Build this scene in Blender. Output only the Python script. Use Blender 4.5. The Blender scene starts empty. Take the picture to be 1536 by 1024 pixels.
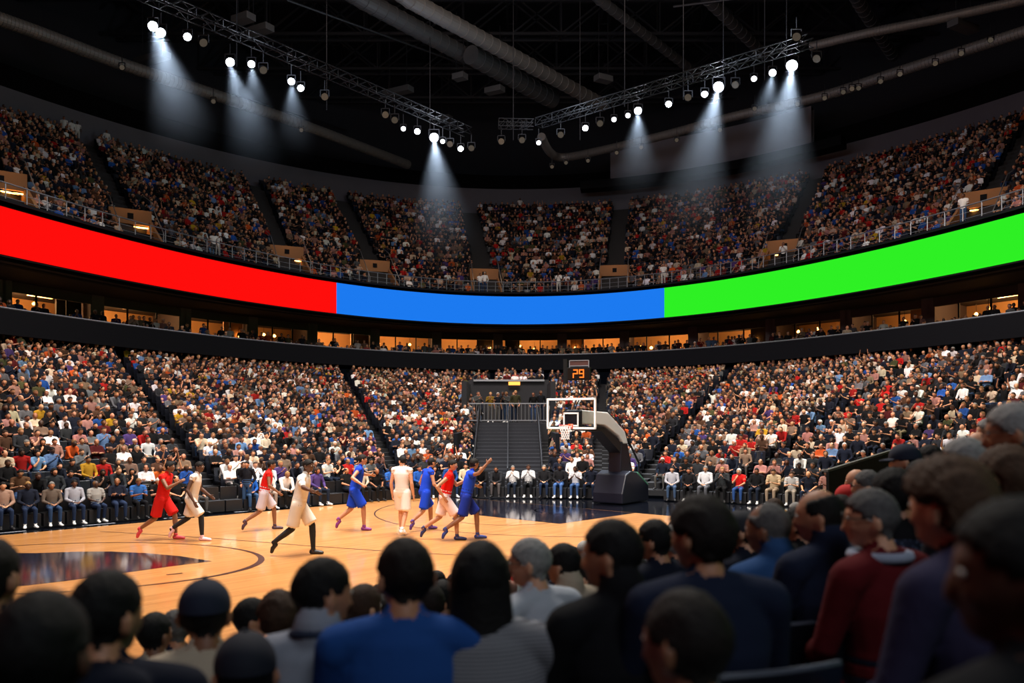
import bpy, math, random
import numpy as np
from mathutils import Vector, Matrix, Euler, kdtree

random.seed(7)
RNG = np.random.default_rng(11)
SC = bpy.context.scene
COL = SC.collection
PI = math.pi
F, PX0, HOR, EYE = 1300.0, 768.0, 627.0, 3.3      # estimated focal length (px), principal column, horizon row, eye height (m)

# ---------------------------------------------------------------- render look
SC.view_settings.view_transform = 'Standard'
SC.view_settings.look = 'None'
SC.view_settings.exposure = 0.0
SC.view_settings.gamma = 1.0
SC.view_settings.use_curve_mapping = False

world = bpy.data.worlds.new('world'); SC.world = world; world.use_nodes = True
world.node_tree.nodes['Background'].inputs[0].default_value = (0.010, 0.013, 0.020, 1)
world.node_tree.nodes['Background'].inputs[1].default_value = 0.15

cam_d = bpy.data.cameras.new('camera'); cam = bpy.data.objects.new('camera', cam_d); COL.objects.link(cam)
cam.location = (0, 0, EYE); cam.rotation_euler = (PI/2, 0, 0)
cam_d.sensor_width = 36; cam_d.lens = 36*F/1536; cam_d.shift_y = (HOR-512)/1536
cam_d.clip_start = 0.05; cam_d.clip_end = 400
cam_d.dof.use_dof = True; cam_d.dof.focus_distance = 31; cam_d.dof.aperture_fstop = 1.6
SC.camera = cam

# ---------------------------------------------------------------- helpers
def srgb(r, g, b):
    f = lambda c: (c/255/12.92) if c/255 <= .04045 else ((c/255+.055)/1.055)**2.4
    return (f(r), f(g), f(b), 1.0)

def material(name, color=(.5,.5,.5,1), rough=.6, metal=0, emit=None, strength=0, attr=None, noise=None, bump=None, coat=0, alpha=None, spec=None):
    m = bpy.data.materials.new(name); m.use_nodes = True
    nt = m.node_tree; b = nt.nodes['Principled BSDF']
    b.inputs['Base Color'].default_value = color
    b.inputs['Roughness'].default_value = rough
    b.inputs['Metallic'].default_value = metal
    if coat: b.inputs['Coat Weight'].default_value = coat; b.inputs['Coat Roughness'].default_value = .08
    if spec is not None: b.inputs['Specular IOR Level'].default_value = spec
    src = None
    if attr:
        a = nt.nodes.new('ShaderNodeAttribute'); a.attribute_type = 'INSTANCER'; a.attribute_name = attr
        src = a.outputs['Color']
    if noise:                                  # (scale, amount)
        n = nt.nodes.new('ShaderNodeTexNoise'); n.inputs['Scale'].default_value = noise[0]; n.inputs['Detail'].default_value = 4
        tc = nt.nodes.new('ShaderNodeTexCoord'); nt.links.new(tc.outputs['Object'], n.inputs['Vector'])
        mr = nt.nodes.new('ShaderNodeMapRange'); mr.inputs[3].default_value = 1-noise[1]; mr.inputs[4].default_value = 1+noise[1]
        nt.links.new(n.outputs['Fac'], mr.inputs[0])
        mx = nt.nodes.new('ShaderNodeVectorMath'); mx.operation = 'SCALE'
        if src: nt.links.new(src, mx.inputs[0])
        else: mx.inputs[0].default_value = color[:3]
        nt.links.new(mr.outputs[0], mx.inputs['Scale'])
        src = mx.outputs[0]
    if src: nt.links.new(src, b.inputs['Base Color'])
    if bump:                                   # (scale, strength, distance)
        n = nt.nodes.new('ShaderNodeTexNoise'); n.inputs['Scale'].default_value = bump[0]; n.inputs['Detail'].default_value = 3
        tc = nt.nodes.new('ShaderNodeTexCoord'); nt.links.new(tc.outputs['Object'], n.inputs['Vector'])
        bp = nt.nodes.new('ShaderNodeBump'); bp.inputs['Strength'].default_value = bump[1]; bp.inputs['Distance'].default_value = bump[2]
        nt.links.new(n.outputs['Fac'], bp.inputs['Height']); nt.links.new(bp.outputs[0], b.inputs['Normal'])
    if emit:
        b.inputs['Emission Color'].default_value = emit; b.inputs['Emission Strength'].default_value = strength
    return m

class MB:
    """collects boxes, tubes, strips and lofts; link() makes ONE mesh object"""
    def __init__(s): s.v = []; s.f = []; s.m = []
    def add(s, v, f, mi=0):
        o = len(s.v); s.v.extend([tuple(map(float, p)) for p in v]); s.f.extend([tuple(o+i for i in q) for q in f]); s.m.extend([mi]*len(f)); return s
    def box(s, c, d, rz=0, mi=0, mat=None):
        M = mat if mat is not None else Matrix.Translation(Vector(c)) @ Matrix.Rotation(rz, 4, 'Z')
        v = [M @ Vector((x*d[0]/2, y*d[1]/2, z*d[2]/2)) for x in (-1,1) for y in (-1,1) for z in (-1,1)]
        return s.add(v, [(0,1,3,2),(4,6,7,5),(0,4,5,1),(2,3,7,6),(0,2,6,4),(1,5,7,3)], mi)
    def bar(s, a, b, w, h=None, mi=0):
        a, b = Vector(a), Vector(b); d = b-a; L = d.length
        if L < 1e-6: return s
        q = d.to_track_quat('X', 'Z').to_matrix().to_4x4()
        return s.box(None, (L, w, h or w), mat=Matrix.Translation((a+b)/2) @ q, mi=mi)
    def tube(s, pts, r, n=8, mi=0, caps=True):
        pts = [Vector(p) for p in pts]; rs = r if isinstance(r, (list, tuple)) else [r]*len(pts)
        V = []; up = None
        for i, p in enumerate(pts):
            t = (pts[min(i+1, len(pts)-1)]-pts[max(i-1, 0)]).normalized()
            if up is None: up = Vector((0,0,1)) if abs(t.z) < .9 else Vector((1,0,0))
            a = t.cross(up); a = a.normalized() if a.length > 1e-6 else t.orthogonal().normalized()
            b = a.cross(t).normalized(); up = b
            for k in range(n):
                an = 2*PI*k/n; V.append(p+(a*math.cos(an)+b*math.sin(an))*rs[i])
        f = [(i*n+k, i*n+(k+1)%n, (i+1)*n+(k+1)%n, (i+1)*n+k) for i in range(len(pts)-1) for k in range(n)]
        if caps: f += [tuple(range(n-1, -1, -1)), tuple((len(pts)-1)*n+k for k in range(n))]
        return s.add(V, f, mi)
    def strip(s, rows, mi=0, closed=False):
        n = len(rows[0]); V = [p for r in rows for p in r]
        f = [(i*n+k, i*n+k+1, (i+1)*n+k+1, (i+1)*n+k) for i in range(len(rows)-1) for k in range(n-1)]
        if closed: f += [((len(rows)-1)*n+k, (len(rows)-1)*n+k+1, k+1, k) for k in range(n-1)]
        return s.add(V, f, mi)
    def mesh(s, name, mats, smooth=False):
        me = bpy.data.meshes.new(name); me.from_pydata(s.v, [], s.f)
        for m in (mats if isinstance(mats, (list, tuple)) else [mats]): me.materials.append(m)
        if len(me.materials) > 1: me.polygons.foreach_set('material_index', s.m)
        if smooth: me.polygons.foreach_set('use_smooth', [True]*len(s.f))
        me.update(); return me
    def link(s, name, mats, parent=None, smooth=False, loc=None, rz=0):
        o = bpy.data.objects.new(name, s.mesh(name, mats, smooth)); COL.objects.link(o)
        if parent: o.parent = parent
        if loc: o.location = loc
        o.rotation_euler.z = rz
        return o

def bevel(o, w=.01, seg=2):
    m = o.modifiers.new('bevel', 'BEVEL'); m.width = w; m.segments = seg; m.limit_method = 'ANGLE'; return o
def tag(o, label=None, cat=None, group=None, kind=None):
    if label: o['label'] = label
    if cat: o['category'] = cat
    if group: o['group'] = group
    if kind: o['kind'] = kind
    return o
def empty(name, loc=(0,0,0), rz=0):
    o = bpy.data.objects.new(name, None); COL.objects.link(o); o.location = loc; o.rotation_euler.z = rz; o.empty_display_size = .2; return o
def copy_tree(o, parent=None):
    c = o.copy(); COL.objects.link(c); c.parent = parent
    for ch in list(o.children): copy_tree(ch, c)
    return c
ORD1 = 'first second third fourth fifth sixth seventh eighth ninth tenth eleventh twelfth thirteenth fourteenth fifteenth sixteenth seventeenth eighteenth nineteenth'.split()
TENS = ['', '', 'twenty', 'thirty', 'forty', 'fifty', 'sixty', 'seventy', 'eighty', 'ninety']
def ordinal(n):
    if n <= 19: return ORD1[n-1]
    if n >= 100: return f'{n}th'
    return (TENS[n//10][:-1]+'ieth') if n % 10 == 0 else TENS[n//10]+'-'+ORD1[n%10-1]

# ---------------------------------------------------------------- arena geometry
CY = 10.0
def ring_px(px, d=0.0):
    """point of the ring (offset d) on the sight line through column px"""
    k = (px-PX0)/F; A, B = 28.4+d, 60.0+d
    # (kY-.6)^2/A^2 + (Y-CY)^2/B^2 = 1
    a = k*k/A**2+1/B**2; b = -2*(.6*k/A**2+CY/B**2); c = .36/A**2+CY*CY/B**2-1
    Y = (-b+math.sqrt(b*b-4*a*c))/(2*a)
    return (k*Y, Y)
def ring_th(th, d=0.0):
    return (.6+(28.4+d)*math.sin(th), CY+(60+d)*math.cos(th))
def th_of(p, d=0.0):
    return math.atan2((p[0]-.6)/(28.4+d), (p[1]-CY)/(60+d))
def th_px(px, d=0.0): return th_of(ring_px(px, d), d)
TH0, TH1 = -1.95, 1.95

U = (math.sin(math.radians(42)), math.cos(math.radians(42)))       # court length axis (towards the far baseline)
Vv = (U[1], -U[0])                                                  # court width axis (towards the camera's stand)
HOOP = (2.07, 31.0)
def court(u, v, z=0.0): return (HOOP[0]+U[0]*u+Vv[0]*v, HOOP[1]+U[1]*u+Vv[1]*v, z)
CANG = math.radians(-42)                                            # rotation that turns +Y onto U

# ---------------------------------------------------------------- materials
M = {}
M['black_floor'] = material('black_floor_paint', srgb(14,17,26), .12, coat=.6)
M['tier_up'] = material('upper_tier_concrete', srgb(46,45,46), .9, noise=(2,.2))
M['concrete'] = material('dark_concrete', srgb(25,27,34), .85, noise=(1.3,.25))
M['tier'] = material('tier_concrete', srgb(20,22,28), .9, noise=(2,.2))
M['fascia'] = material('navy_fascia', srgb(10,13,21), .85, spec=.2)
M['fascia_rim'] = material('light_metal_rim', srgb(150,155,165), .4, .6)
M['black'] = material('matte_black', srgb(9,9,12), .8, spec=.2)
M['dark_metal'] = material('dark_metal', srgb(46,46,50), .5, .5)
M['duct'] = material('galvanised_duct', srgb(120,116,112), .5, .35)
M['truss'] = material('black_truss_paint', srgb(26,26,28), .5, .3)
M['steel'] = material('dull_steel', srgb(85,84,84), .55, .4)
M['ceiling'] = material('roof_deck', srgb(26,28,36), .9)
M['wallband'] = material('upper_wall', srgb(104,102,110), .9, noise=(.8,.08))
M['rail'] = material('grey_handrail', srgb(150,155,165), .4, .7)
M['white_paint'] = material('white_paint', srgb(235,235,238), .4)
M['tan'] = material('tan_wall', srgb(150,108,72), .8)
M['suite_wall'] = material('suite_wall', srgb(200,150,95), .8)
M['suite_dark'] = material('suite_dark', srgb(50,42,40), .8)
M['pillar'] = material('suite_pillar', srgb(85,76,80), .8)
M['warm'] = material('warm_lamp', (1,1,1,1), .5, emit=srgb(255,170,80), strength=14)
M['white_lamp'] = material('white_lamp', (1,1,1,1), .5, emit=(.80,.88,1,1), strength=55)
M['dim_lamp'] = material('dim_lamp_lens', srgb(52,49,46), .25, emit=srgb(255,235,205), strength=.05)

def wood():
    m = bpy.data.materials.new('maple_floor'); m.use_nodes = True; nt = m.node_tree; N = nt.nodes; L = nt.links; b = N['Principled BSDF']
    tc = N.new('ShaderNodeTexCoord')
    mp = N.new('ShaderNodeMapping'); mp.inputs['Rotation'].default_value = (0,0,math.radians(-48)); L.new(tc.outputs['Object'], mp.inputs['Vector'])
    br = N.new('ShaderNodeTexBrick'); br.inputs['Scale'].default_value = 1; br.inputs['Brick Width'].default_value = 1.6; br.inputs['Row Height'].default_value = .12
    br.inputs['Mortar Size'].default_value = .003
    br.inputs['Color1'].default_value = srgb(208,148,86); br.inputs['Color2'].default_value = srgb(188,128,70); br.inputs['Mortar'].default_value = srgb(150,96,52)
    L.new(mp.outputs[0], br.inputs['Vector'])
    m2 = N.new('ShaderNodeMapping'); m2.inputs['Scale'].default_value = (.6,9,1); L.new(mp.outputs[0], m2.inputs['Vector'])
    n = N.new('ShaderNodeTexNoise'); n.inputs['Scale'].default_value = 1.2; n.inputs['Detail'].default_value = 5; L.new(m2.outputs[0], n.inputs['Vector'])
    mr = N.new('ShaderNodeMapRange'); mr.inputs[3].default_value = .8; mr.inputs[4].default_value = 1.18; L.new(n.outputs['Fac'], mr.inputs[0])
    sc = N.new('ShaderNodeVectorMath'); sc.operation = 'SCALE'; L.new(br.outputs['Color'], sc.inputs[0]); L.new(mr.outputs[0], sc.inputs['Scale'])
    L.new(sc.outputs[0], b.inputs['Base Color'])
    b.inputs['Roughness'].default_value = .32; b.inputs['Coat Weight'].default_value = .5; b.inputs['Coat Roughness'].default_value = .09
    return m
M['wood'] = wood()
M['paint_navy'] = material('navy_court_paint', srgb(22,22,38), .14, coat=.8)
M['line'] = material('dark_court_line', srgb(58,38,34), .3)

# ---------------------------------------------------------------- floor, court
g = MB(); ths = np.linspace(-PI, PI, 96, endpoint=False)
g.add([(*ring_th(t, 1.0), -.03) for t in ths], [tuple(range(95, -1, -1))])
tag(g.link('floor', M['black_floor']), kind='structure')
g = MB(); W = 7.85
q = [court(u, v) for u, v in ((.9, -W), (.9, W), (-32, W), (-32, -W))]
g.add([(x, y, .0) for x, y, _ in q]+[(x, y, -.03) for x, y, _ in q], [(0,3,2,1),(0,1,5,4),(1,2,6,5),(2,3,7,6),(3,0,4,7)])
fl = tag(g.link('floor_court', M['wood']), kind='structure')
def arc_pts(cu, cv, r, a0, a1, n=64, ru=None):
    return [(cu+(ru or r)*math.cos(a), cv+r*math.sin(a)) for a in np.linspace(a0, a1, n)]
def ribbon_line(g, pts, w=.05, z=.004):
    P = [Vector(court(u, v, z)) for u, v in pts]; rows = []
    for i, p in enumerate(P):
        t = (P[min(i+1, len(P)-1)]-P[max(i-1, 0)]).normalized(); nrm = Vector((-t.y, t.x, 0))
        rows.append([p-nrm*w/2, p+nrm*w/2])
    g.strip(rows)
g = MB()
# key (painted lane)
k = [(.85, -2.3), (.85, 2.2), (-3.3, 2.2), (-3.3, -3.4)]
g.add([court(u, v, .004) for u, v in k], [(0,3,2,1)])
g.add([court(u, v, .004) for u, v in ((.85,-2.3),(-3.3,-3.4),(.85,-7.8))], [(0,2,1)])
tag(g.link('floor_key_paint', M['paint_navy']), kind='structure')
CC = (-16.2, -.2)
g = MB()       # lens-shaped dark emblem in the middle of the court, its tip towards the hoop
EM = [(-60,822), (-20,829), (55,829.5), (110,827.5), (165,827), (220,829.5), (270,834), (318,841.5), (250,850), (180,860), (100,871), (40,878), (0,881.5), (-80,880), (-160,862), (-120,835)]
def floor_px(px, py, z=.004):
    Y = F*EYE/(py-HOR); return ((px-PX0)/F*Y, Y, z)
g.add([floor_px(*p) for p in EM], [tuple(range(len(EM)))])
tag(g.link('floor_centre_emblem', M['paint_navy']), kind='structure')
g = MB()
c0 = Vector(floor_px(80, 846)); 
rim = []
for a in np.linspace(0, 2*PI, 96):
    rim.append((c0.x+math.cos(a)*4.6, c0.y+math.sin(a)*3.4))
def line_xy(g, pts, w=.05, z=.006):
    P = [Vector((p[0], p[1], z)) for p in pts]; rows = []
    for i, p in enumerate(P):
        t = (P[min(i+1, len(P)-1)]-P[max(i-1, 0)]).normalized(); nrm = Vector((-t.y, t.x, 0)); ww = w[i] if isinstance(w, list) else w
        rows.append([p-nrm*ww/2, p+nrm*ww/2])
    g.strip(rows)
line_xy(g, rim, [.06+.10*max(0, math.cos(a))**6 for a in np.linspace(0, 2*PI, 96)])
ribbon_line(g, arc_pts(-.0, 0, 6.9, PI/2+.12, 1.5*PI-.12))
ribbon_line(g, arc_pts(-3.3, 0, 1.8, PI/2, 1.5*PI, 40))
ribbon_line(g, [(.86,-6.8), (-1.2,-6.8)]); ribbon_line(g, [(.86,6.8), (-1.2,6.8)])
ribbon_line(g, arc_pts(0, 0, 1.25, PI/2, 1.5*PI, 30))
line_xy(g, [floor_px(250, 862)[:2], floor_px(273, 859.5)[:2]], .09)
line_xy(g, [floor_px(*p)[:2] for p in ((150,797),(240,802),(330,808),(455,818),(600,828),(700,833),(800,836))], .045)
tag(g.link('floor_court_lines', M['line']), kind='structure')
g = MB()      # pale painted edge along the sideline and baseline
ribbon_line(g, [(-32, -W-.12), (.9+.12, -W-.12), (.9+.12, W+.1)], .07, -.024)
for u in np.arange(-16, -1, 2.6): ribbon_line(g, [(u, -W-.75), (u+1.0, -W-.75)], .12, -.024)
tag(g.link('floor_apron_lines', material('pale_court_line', srgb(170,175,190), .3)), kind='structure')

# ---------------------------------------------------------------- seating bowl
INNER = [(-700, -31, 33), (-400, -25.0, 21.5), (0, -15.6, 26.4), (330, -11.0, 31.2), (485, -7.3, 34.0), (600, -4.9, 36.4), (690, -2.3, 37.6), (860, 2.6, 36.9), (1050, 7.6, 35.4), (1233, 11.9, 33.3), (1409, 14.6, 30.0)]
INNER[0] = (-700, -28.0, 19.2)
def inner_pt(px):
    I = INNER
    for i in range(len(I)-1):
        if px <= I[i+1][0] or i == len(I)-2:
            t = (px-I[i][0])/(I[i+1][0]-I[i][0]); return (I[i][1]+(I[i+1][1]-I[i][1])*t, I[i][2]+(I[i+1][2]-I[i][2])*t)
# smooth the inner curve
_pxs = np.linspace(-400, 1409, 200); _pp = np.array([inner_pt(p) for p in _pxs])
for _ in range(60):
    _pp[1:-1] = (_pp[:-2]+2*_pp[1:-1]+_pp[2:])/4
def inner_s(px): return (float(np.interp(px, _pxs, _pp[:,0])), float(np.interp(px, _pxs, _pp[:,1])))

LOW_AISLES = [(-400,-700), (0,-150), (330,175), (600,515), (712,742), (812,816), (905,905), (962,1100), (1110,1385), (1233,1620), (1409,2000)]
LOW_Z0, LOW_Z1 = .32, 5.95
UP_AISLES = [(-420,-560), (20,-70), (215,125), (445,378), (578,508), (733,703), (919,932), (1163,1228), (1452,1560), (1760,1900), (2100,2300)]
UP_Z0, UP_Z1 = 13.0, 24.3

seats = []    # dicts: x,y,z,rot,kind,sec,row
def tier_section(i0, i1, a0, a1, nrows, z0, z1, inner, outer, gap, name, pitch, sec, skip=None, rows=True):
    """stepped tiers between two aisles; aN = (inner px, outer px)"""
    NS = 24; g = MB()
    def P(u, w):
        pi, po = a0[0]+(a1[0]-a0[0])*u, a0[1]+(a1[1]-a0[1])*u
        A, B = inner(pi), outer(po); return (A[0]+(B[0]-A[0])*w, A[1]+(B[1]-A[1])*w)
    us = np.linspace(0, 1, NS)
    for r in range(nrows):
        w0, w1 = r/nrows, (r+1)/nrows; z = z0+(z1-z0)*r/max(1, nrows-1); zb = z-(z1-z0)/max(1, nrows-1)
        a = [P(u, w0) for u in us]; b = [P(u, w1) for u in us]
        g.strip([[(*p, zb) for p in a], [(*p, z) for p in a], [(*p, z) for p in b]])
        # seats on this tread
        w = (r+.62)/nrows; pts = [P(u, w) for u in np.linspace(0, 1, 80)]
        L = [0]
        for k in range(1, 80): L.append(L[-1]+math.dist(pts[k], pts[k-1]))
        tot = L[-1]; n = int((tot-2*gap)/pitch)
        if n < 1: continue
        off = (tot-n*pitch)/2
        for k in range(n):
            s = off+(k+.5)*pitch; x = np.interp(s, L, [p[0] for p in pts]); y = np.interp(s, L, [p[1] for p in pts])
            x2 = np.interp(s+.1, L, [p[0] for p in pts]); y2 = np.interp(s+.1, L, [p[1] for p in pts])
            tx, ty = x2-x, y2-y; fx, fy = ty, -tx        # facing the court
            if skip and skip(s, tot, r): continue
            seats.append(dict(x=float(x), y=float(y), z=z, rot=math.atan2(-fx, fy), kind=name, sec=sec, row=r, k=k, d=math.dist(P(.5,0), P(.5,1))/nrows))
    # closing sides
    return g, P

for i in range(len(LOW_AISLES)-1):
    a0, a1 = LOW_AISLES[i], LOW_AISLES[i+1]
    A, B = inner_s((a0[0]+a1[0])/2), ring_px((a0[1]+a1[1])/2, 0)
    n = max(12, int(math.dist(A, B)/.84))
    if i == 4: continue      # the player tunnel block
    gp, _ = tier_section(i, i+1, a0, a1, n, LOW_Z0, LOW_Z1, inner_s, lambda p: ring_px(p, 0), .34, 'low', .50, i)
    tag(gp.link('floor_lower_tier', M['tier']), kind='structure')
for i in range(len(UP_AISLES)-1):
    gp, _ = tier_section(i, i+1, UP_AISLES[i], UP_AISLES[i+1], 23, UP_Z0, UP_Z1, lambda p: ring_px(p, .5), lambda p: ring_px(p, 20), .7, 'up', .56, i,
        skip=lambda s, tot, r: (s < 1.6 or s > tot-1.6) and 0 <= r <= 5)
    tag(gp.link('floor_upper_tier', M['tier_up']), kind='structure')

# near stand (the one the photograph is taken from): rows parallel to the sideline
NEAR_V = -8.0
def near(v, t): return (v*Vv[0]+t*U[0], v*Vv[1]+t*U[1])
SL = .27
def near_z(v): return max(0.0, SL*(v-NEAR_V))
g = MB(); NR = 30
for r in range(NR):
    v0, v1 = NEAR_V+.85*r, NEAR_V+.85*(r+1); z = SL*.85*(r+.5)
    t1 = (28.4+.669*v1)/.743
    if near(v1, t1)[0] > 27.2: t1 = (27.2-Vv[0]*v1)/U[0]
    t0 = max(-14, (-27-Vv[0]*v0)/U[0])
    if t1 <= t0: break
    a = [near(v0, t0), near(v0, t1)]; b = [near(v1, t0), near(v1, t1)]
    g.strip([[(*a[0], z-SL*.85), (*a[1], z-SL*.85)], [(*a[0], z), (*a[1], z)], [(*b[0], z), (*b[1], z)]])
    s = 0.0
    while t0+s < t1-.6:
        t = t0+s; x, y = near(v0+.5, t)
        s += .56
        if (int((t+40)/9.5) % 2 == 0 and abs(((t+40) % 9.5)) < 1.1): continue   # stairs
        if y > 8.2 and x < 27: seats.append(dict(x=x, y=y, z=z, rot=math.radians(48), kind='near', sec=0, row=r, k=int(t*10), d=.85))
tag(g.link('floor_near_tier', M['tier']), kind='structure')
# ---------------------------------------------------------------- fascia, suites, LED ribbon, upper deck front
def ring_wall(name, d0, z0, d1, z1, mat, th0=TH0, th1=TH1, n=150, kind='structure', parent=None, d_back=None):
    g = MB(); T = np.linspace(th0, th1, n)
    rows = [[(*ring_th(t, d0), z0), (*ring_th(t, d1), z1)] for t in T]
    if d_back is not None:            # closed band with real thickness
        rows = [[(*ring_th(t, d0), z0), (*ring_th(t, d1), z1), (*ring_th(t, d_back), z1), (*ring_th(t, d_back), z0), (*ring_th(t, d0), z0)] for t in T]
    g.strip(rows)
    o = g.link(name, mat, parent)
    if kind: o['kind'] = kind
    return o
ring_wall('wall_lower_fascia', -.75, 7.15, -.95, 8.3, M['fascia'], d_back=-.45)
g = MB(); g.tube([(*ring_th(t, -.9), 8.34) for t in np.linspace(TH0, TH1, 200)], .05, 6, caps=True)
tag(g.link('balcony_rail', M['fascia_rim']), 'thin pale metal rail along the top of the dark suite balcony fascia', 'rail')
ring_wall('floor_suite_balcony', -.45, 7.16, 4.2, 7.16, M['tier'], d_back=None)
ring_wall('floor_suite_step', 1.2, 7.18, 1.2, 7.55, M['tier'])
ring_wall('floor_suite_upper', 1.2, 7.55, 9.5, 7.55, M['suite_dark'])
ring_wall('ceiling_suite', -.6, 10.55, 9.6, 10.45, M['suite_dark'])
ring_wall('wall_suite_back', 9.4, 7.5, 9.4, 10.5, M['suite_wall'])
ring_wall('wall_suite_header', 4.0, 9.95, 4.0, 10.5, M['suite_dark'], d_back=4.2)
ring_wall('wall_suite_bar', 7.6, 7.5, 7.6, 8.55, M['suite_dark'], d_back=8.1)
PILLARS = [-420, -300, -190, -95, 5, 145, 277, 378, 468, 562, 655, 747, 843, 937, 1040, 1157, 1270, 1393, 1540, 1700, 1900]
for i, p in enumerate(PILLARS):
    th = th_px(p, 4); c = ring_th(th, 6.7); w = .7
    a = Vector((*ring_th(th, 3.9), 0)); b = Vector((*ring_th(th, 9.4), 0)); d = (b-a).normalized(); an = math.atan2(d.y, d.x)
    g = MB(); g.box((a.x+d.x*.35, a.y+d.y*.35, 9.0), (.7, .8, 3.0), an)
    g.box(((a.x+b.x)/2, (a.y+b.y)/2, 9.0), ((b-a).length, .16, 3.0), an)
    tag(g.link(f'wall_suite_partition', M['pillar']), kind='structure')
lamp_me = None
def pendant(x, y, z, label, s=1):
    e = empty('pendant_lamp', (x, y, z)); tag(e, label, 'lamp', 'glowing pendant lamps inside the suites')
    a = MB().tube([(0,0,0),(0,0,.55)], .012, 6).link('cord', M['black'], e)
    b = MB().tube([(0,0,-.20*s),(0,0,-.17*s),(0,0,-.10*s),(0,0,-.02),(0,0,.02)], [.03,.10*s,.13*s,.07*s,.02], 12).link('lamp_shade', M['warm'], e, smooth=True)
    return e
lampn = 0
rr = random.Random(3)
SIDE = lambda px: f'{ordinal(lampn+1)} from the left'
for i in range(len(PILLARS)-1):
    p0, p1 = PILLARS[i], PILLARS[i+1]
    # interior window mullions + one dim partition per bay
    th0, th1 = th_px(p0, 4), th_px(p1, 4)
    g = MB()
    for t in (.33, .66):
        x, y = ring_th(th0+(th1-th0)*t, 4.05); g.box((x, y, 8.75), (.09, .09, 2.4), -(th0+th1)/2)
    tag(g.link('window_%d' % (i+1), M['black']), kind='structure')
    if i % 2 == 0 or rr.random() < .4:
        t = rr.choice([.12, .5, .68]); w = rr.uniform(.18, .3)
        g = MB(); A = ring_th(th0+(th1-th0)*t, 5.6); B = ring_th(th0+(th1-th0)*(t+w), 5.6)
        g.bar((*A, 9.0), (*B, 9.0), .12, 2.9)
        tag(g.link('wall_suite_panel', M['suite_dark'] if rr.random() < .6 else M['tan']), kind='structure')
    for k in range(rr.choice([1, 2, 2, 3])):
        t = rr.uniform(.12, .9); x, y = ring_th(th0+(th1-th0)*t, rr.uniform(4.8, 6.6)); lampn += 1
        pendant(x, y, rr.uniform(9.3, 9.75), f'small warm pendant lamp glowing inside a suite above the balcony, {ordinal(lampn)} lamp from the left', rr.uniform(.8, 1.15))
    x, y = ring_th((th0*.5+th1*.5), 6.9); x2, y2 = ring_th((th0*.25+th1*.75), 6.9)
    e = MB().bar((x, y, 10.38), (x2, y2, 10.38), .16, .06).link('ceiling_lamp', M['warm'])
    tag(e, f'warm strip lamp on the ceiling of the {ordinal(i+1)} suite from the left', 'lamp', 'strip lamps inside the suites')
    L = bpy.data.lights.new('suite_light', 'POINT'); L.energy = 300*rr.choice([.15, .6, 1, 1.3]); L.color = (1, .52, .20); L.shadow_soft_size = .3
    o = bpy.data.objects.new('suite_light', L); COL.objects.link(o); o.location = (*ring_th((th0+th1)/2, 6.6), 9.9)

# LED ribbon in three colours
def led_mat(name, col, strength, edge):
    m = bpy.data.materials.new(name); m.use_nodes = True; nt = m.node_tree; b = nt.nodes['Principled BSDF']
    b.inputs['Base Color'].default_value = (0,0,0,1); b.inputs['Roughness'].default_value = .9; b.inputs['Specular IOR Level'].default_value = 0
    b.inputs['Emission Color'].default_value = col; b.inputs['Emission Strength'].default_value = strength
    return m
def ribbon(px0, px1, mat, label, n=60):
    a, b = (th_px(px0, -.5) if px0 is not None else TH0), (th_px(px1, -.5) if px1 is not None else TH1)
    e = empty('led_ribbon_display', (*ring_th((a+b)/2, -.5), 10.8)); tag(e, label, 'display')
    off = Vector(e.location); T = np.linspace(a, b, n)
    g = MB(); g.strip([[Vector((*ring_th(t, -.62), 10.82))-off, Vector((*ring_th(t, -.62), 13.03))-off] for t in T]); g.link('screen', mat, e)
    g = MB(); g.strip([[Vector((*ring_th(t, d), z))-off for d, z in ((-.60,10.74),(-.60,13.11),(-.2,13.11),(-.2,10.74),(-.60,10.74))] for t in T]); g.link('housing', M['black'], e)
    return e
ribbon(None, 504, led_mat('led_red', srgb(255,14,12), 1.0, 0), 'long red LED ribbon display curving along the left side of the upper deck front')
ribbon(504, 997, led_mat('led_blue', srgb(28,122,240), 1.0, 0), 'blue LED ribbon display across the far end of the arena')
ribbon(997, None, led_mat('led_green', srgb(46,240,36), 1.0, 0), 'long green LED ribbon display curving along the right side of the upper deck front')
ring_wall('wall_upper_fascia', -.1, 10.5, -.1, 13.3, M['fascia'], d_back=.3)
ring_wall('ceiling_ribbon_lip', -.9, 13.2, -.2, 13.2, M['fascia'])
ring_wall('wall_upper_kerb', -.95, 13.2, -.95, 13.34, M['fascia'], d_back=-.2)
# guard rail on the deck front
e = empty('guard_railing', (*ring_px(768, -.5), 13.3)); tag(e, 'grey metal guard railing along the front of the upper deck above the LED ribbon', 'railing')
off = Vector(e.location)
for z, r in ((14.2, .035), (13.85, .015), (13.55, .015)):
    MB().tube([Vector((*ring_th(t, -.5), z))-off for t in np.linspace(-1.5, 1.5, 160)], r, 6).link('top_rail' if z > 14 else 'cross_rail', M['rail'], e)
post_me = MB().tube([(0,0,0), (0,0,.9)], .03, 6).mesh('post', M['rail'])
for t in np.linspace(th_px(-100, -.5), th_px(1640, -.5), 96):
    o = bpy.data.objects.new('post', post_me); COL.objects.link(o); o.parent = e; o.location = Vector((*ring_th(t, -.5), 13.3))-off

# rear wall of the upper deck and roof edge
ring_wall('wall_upper_rear', 20.9, 24.0, 20.9, 27.3, M['wallband'])
ring_wall('ceiling_edge_band', 20.9, 27.3, 19.0, 28.2, M['black'])
ring_wall('wall_roof_drum', 22.0, 27.2, 22.0, 41.0, M['ceiling'])
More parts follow.
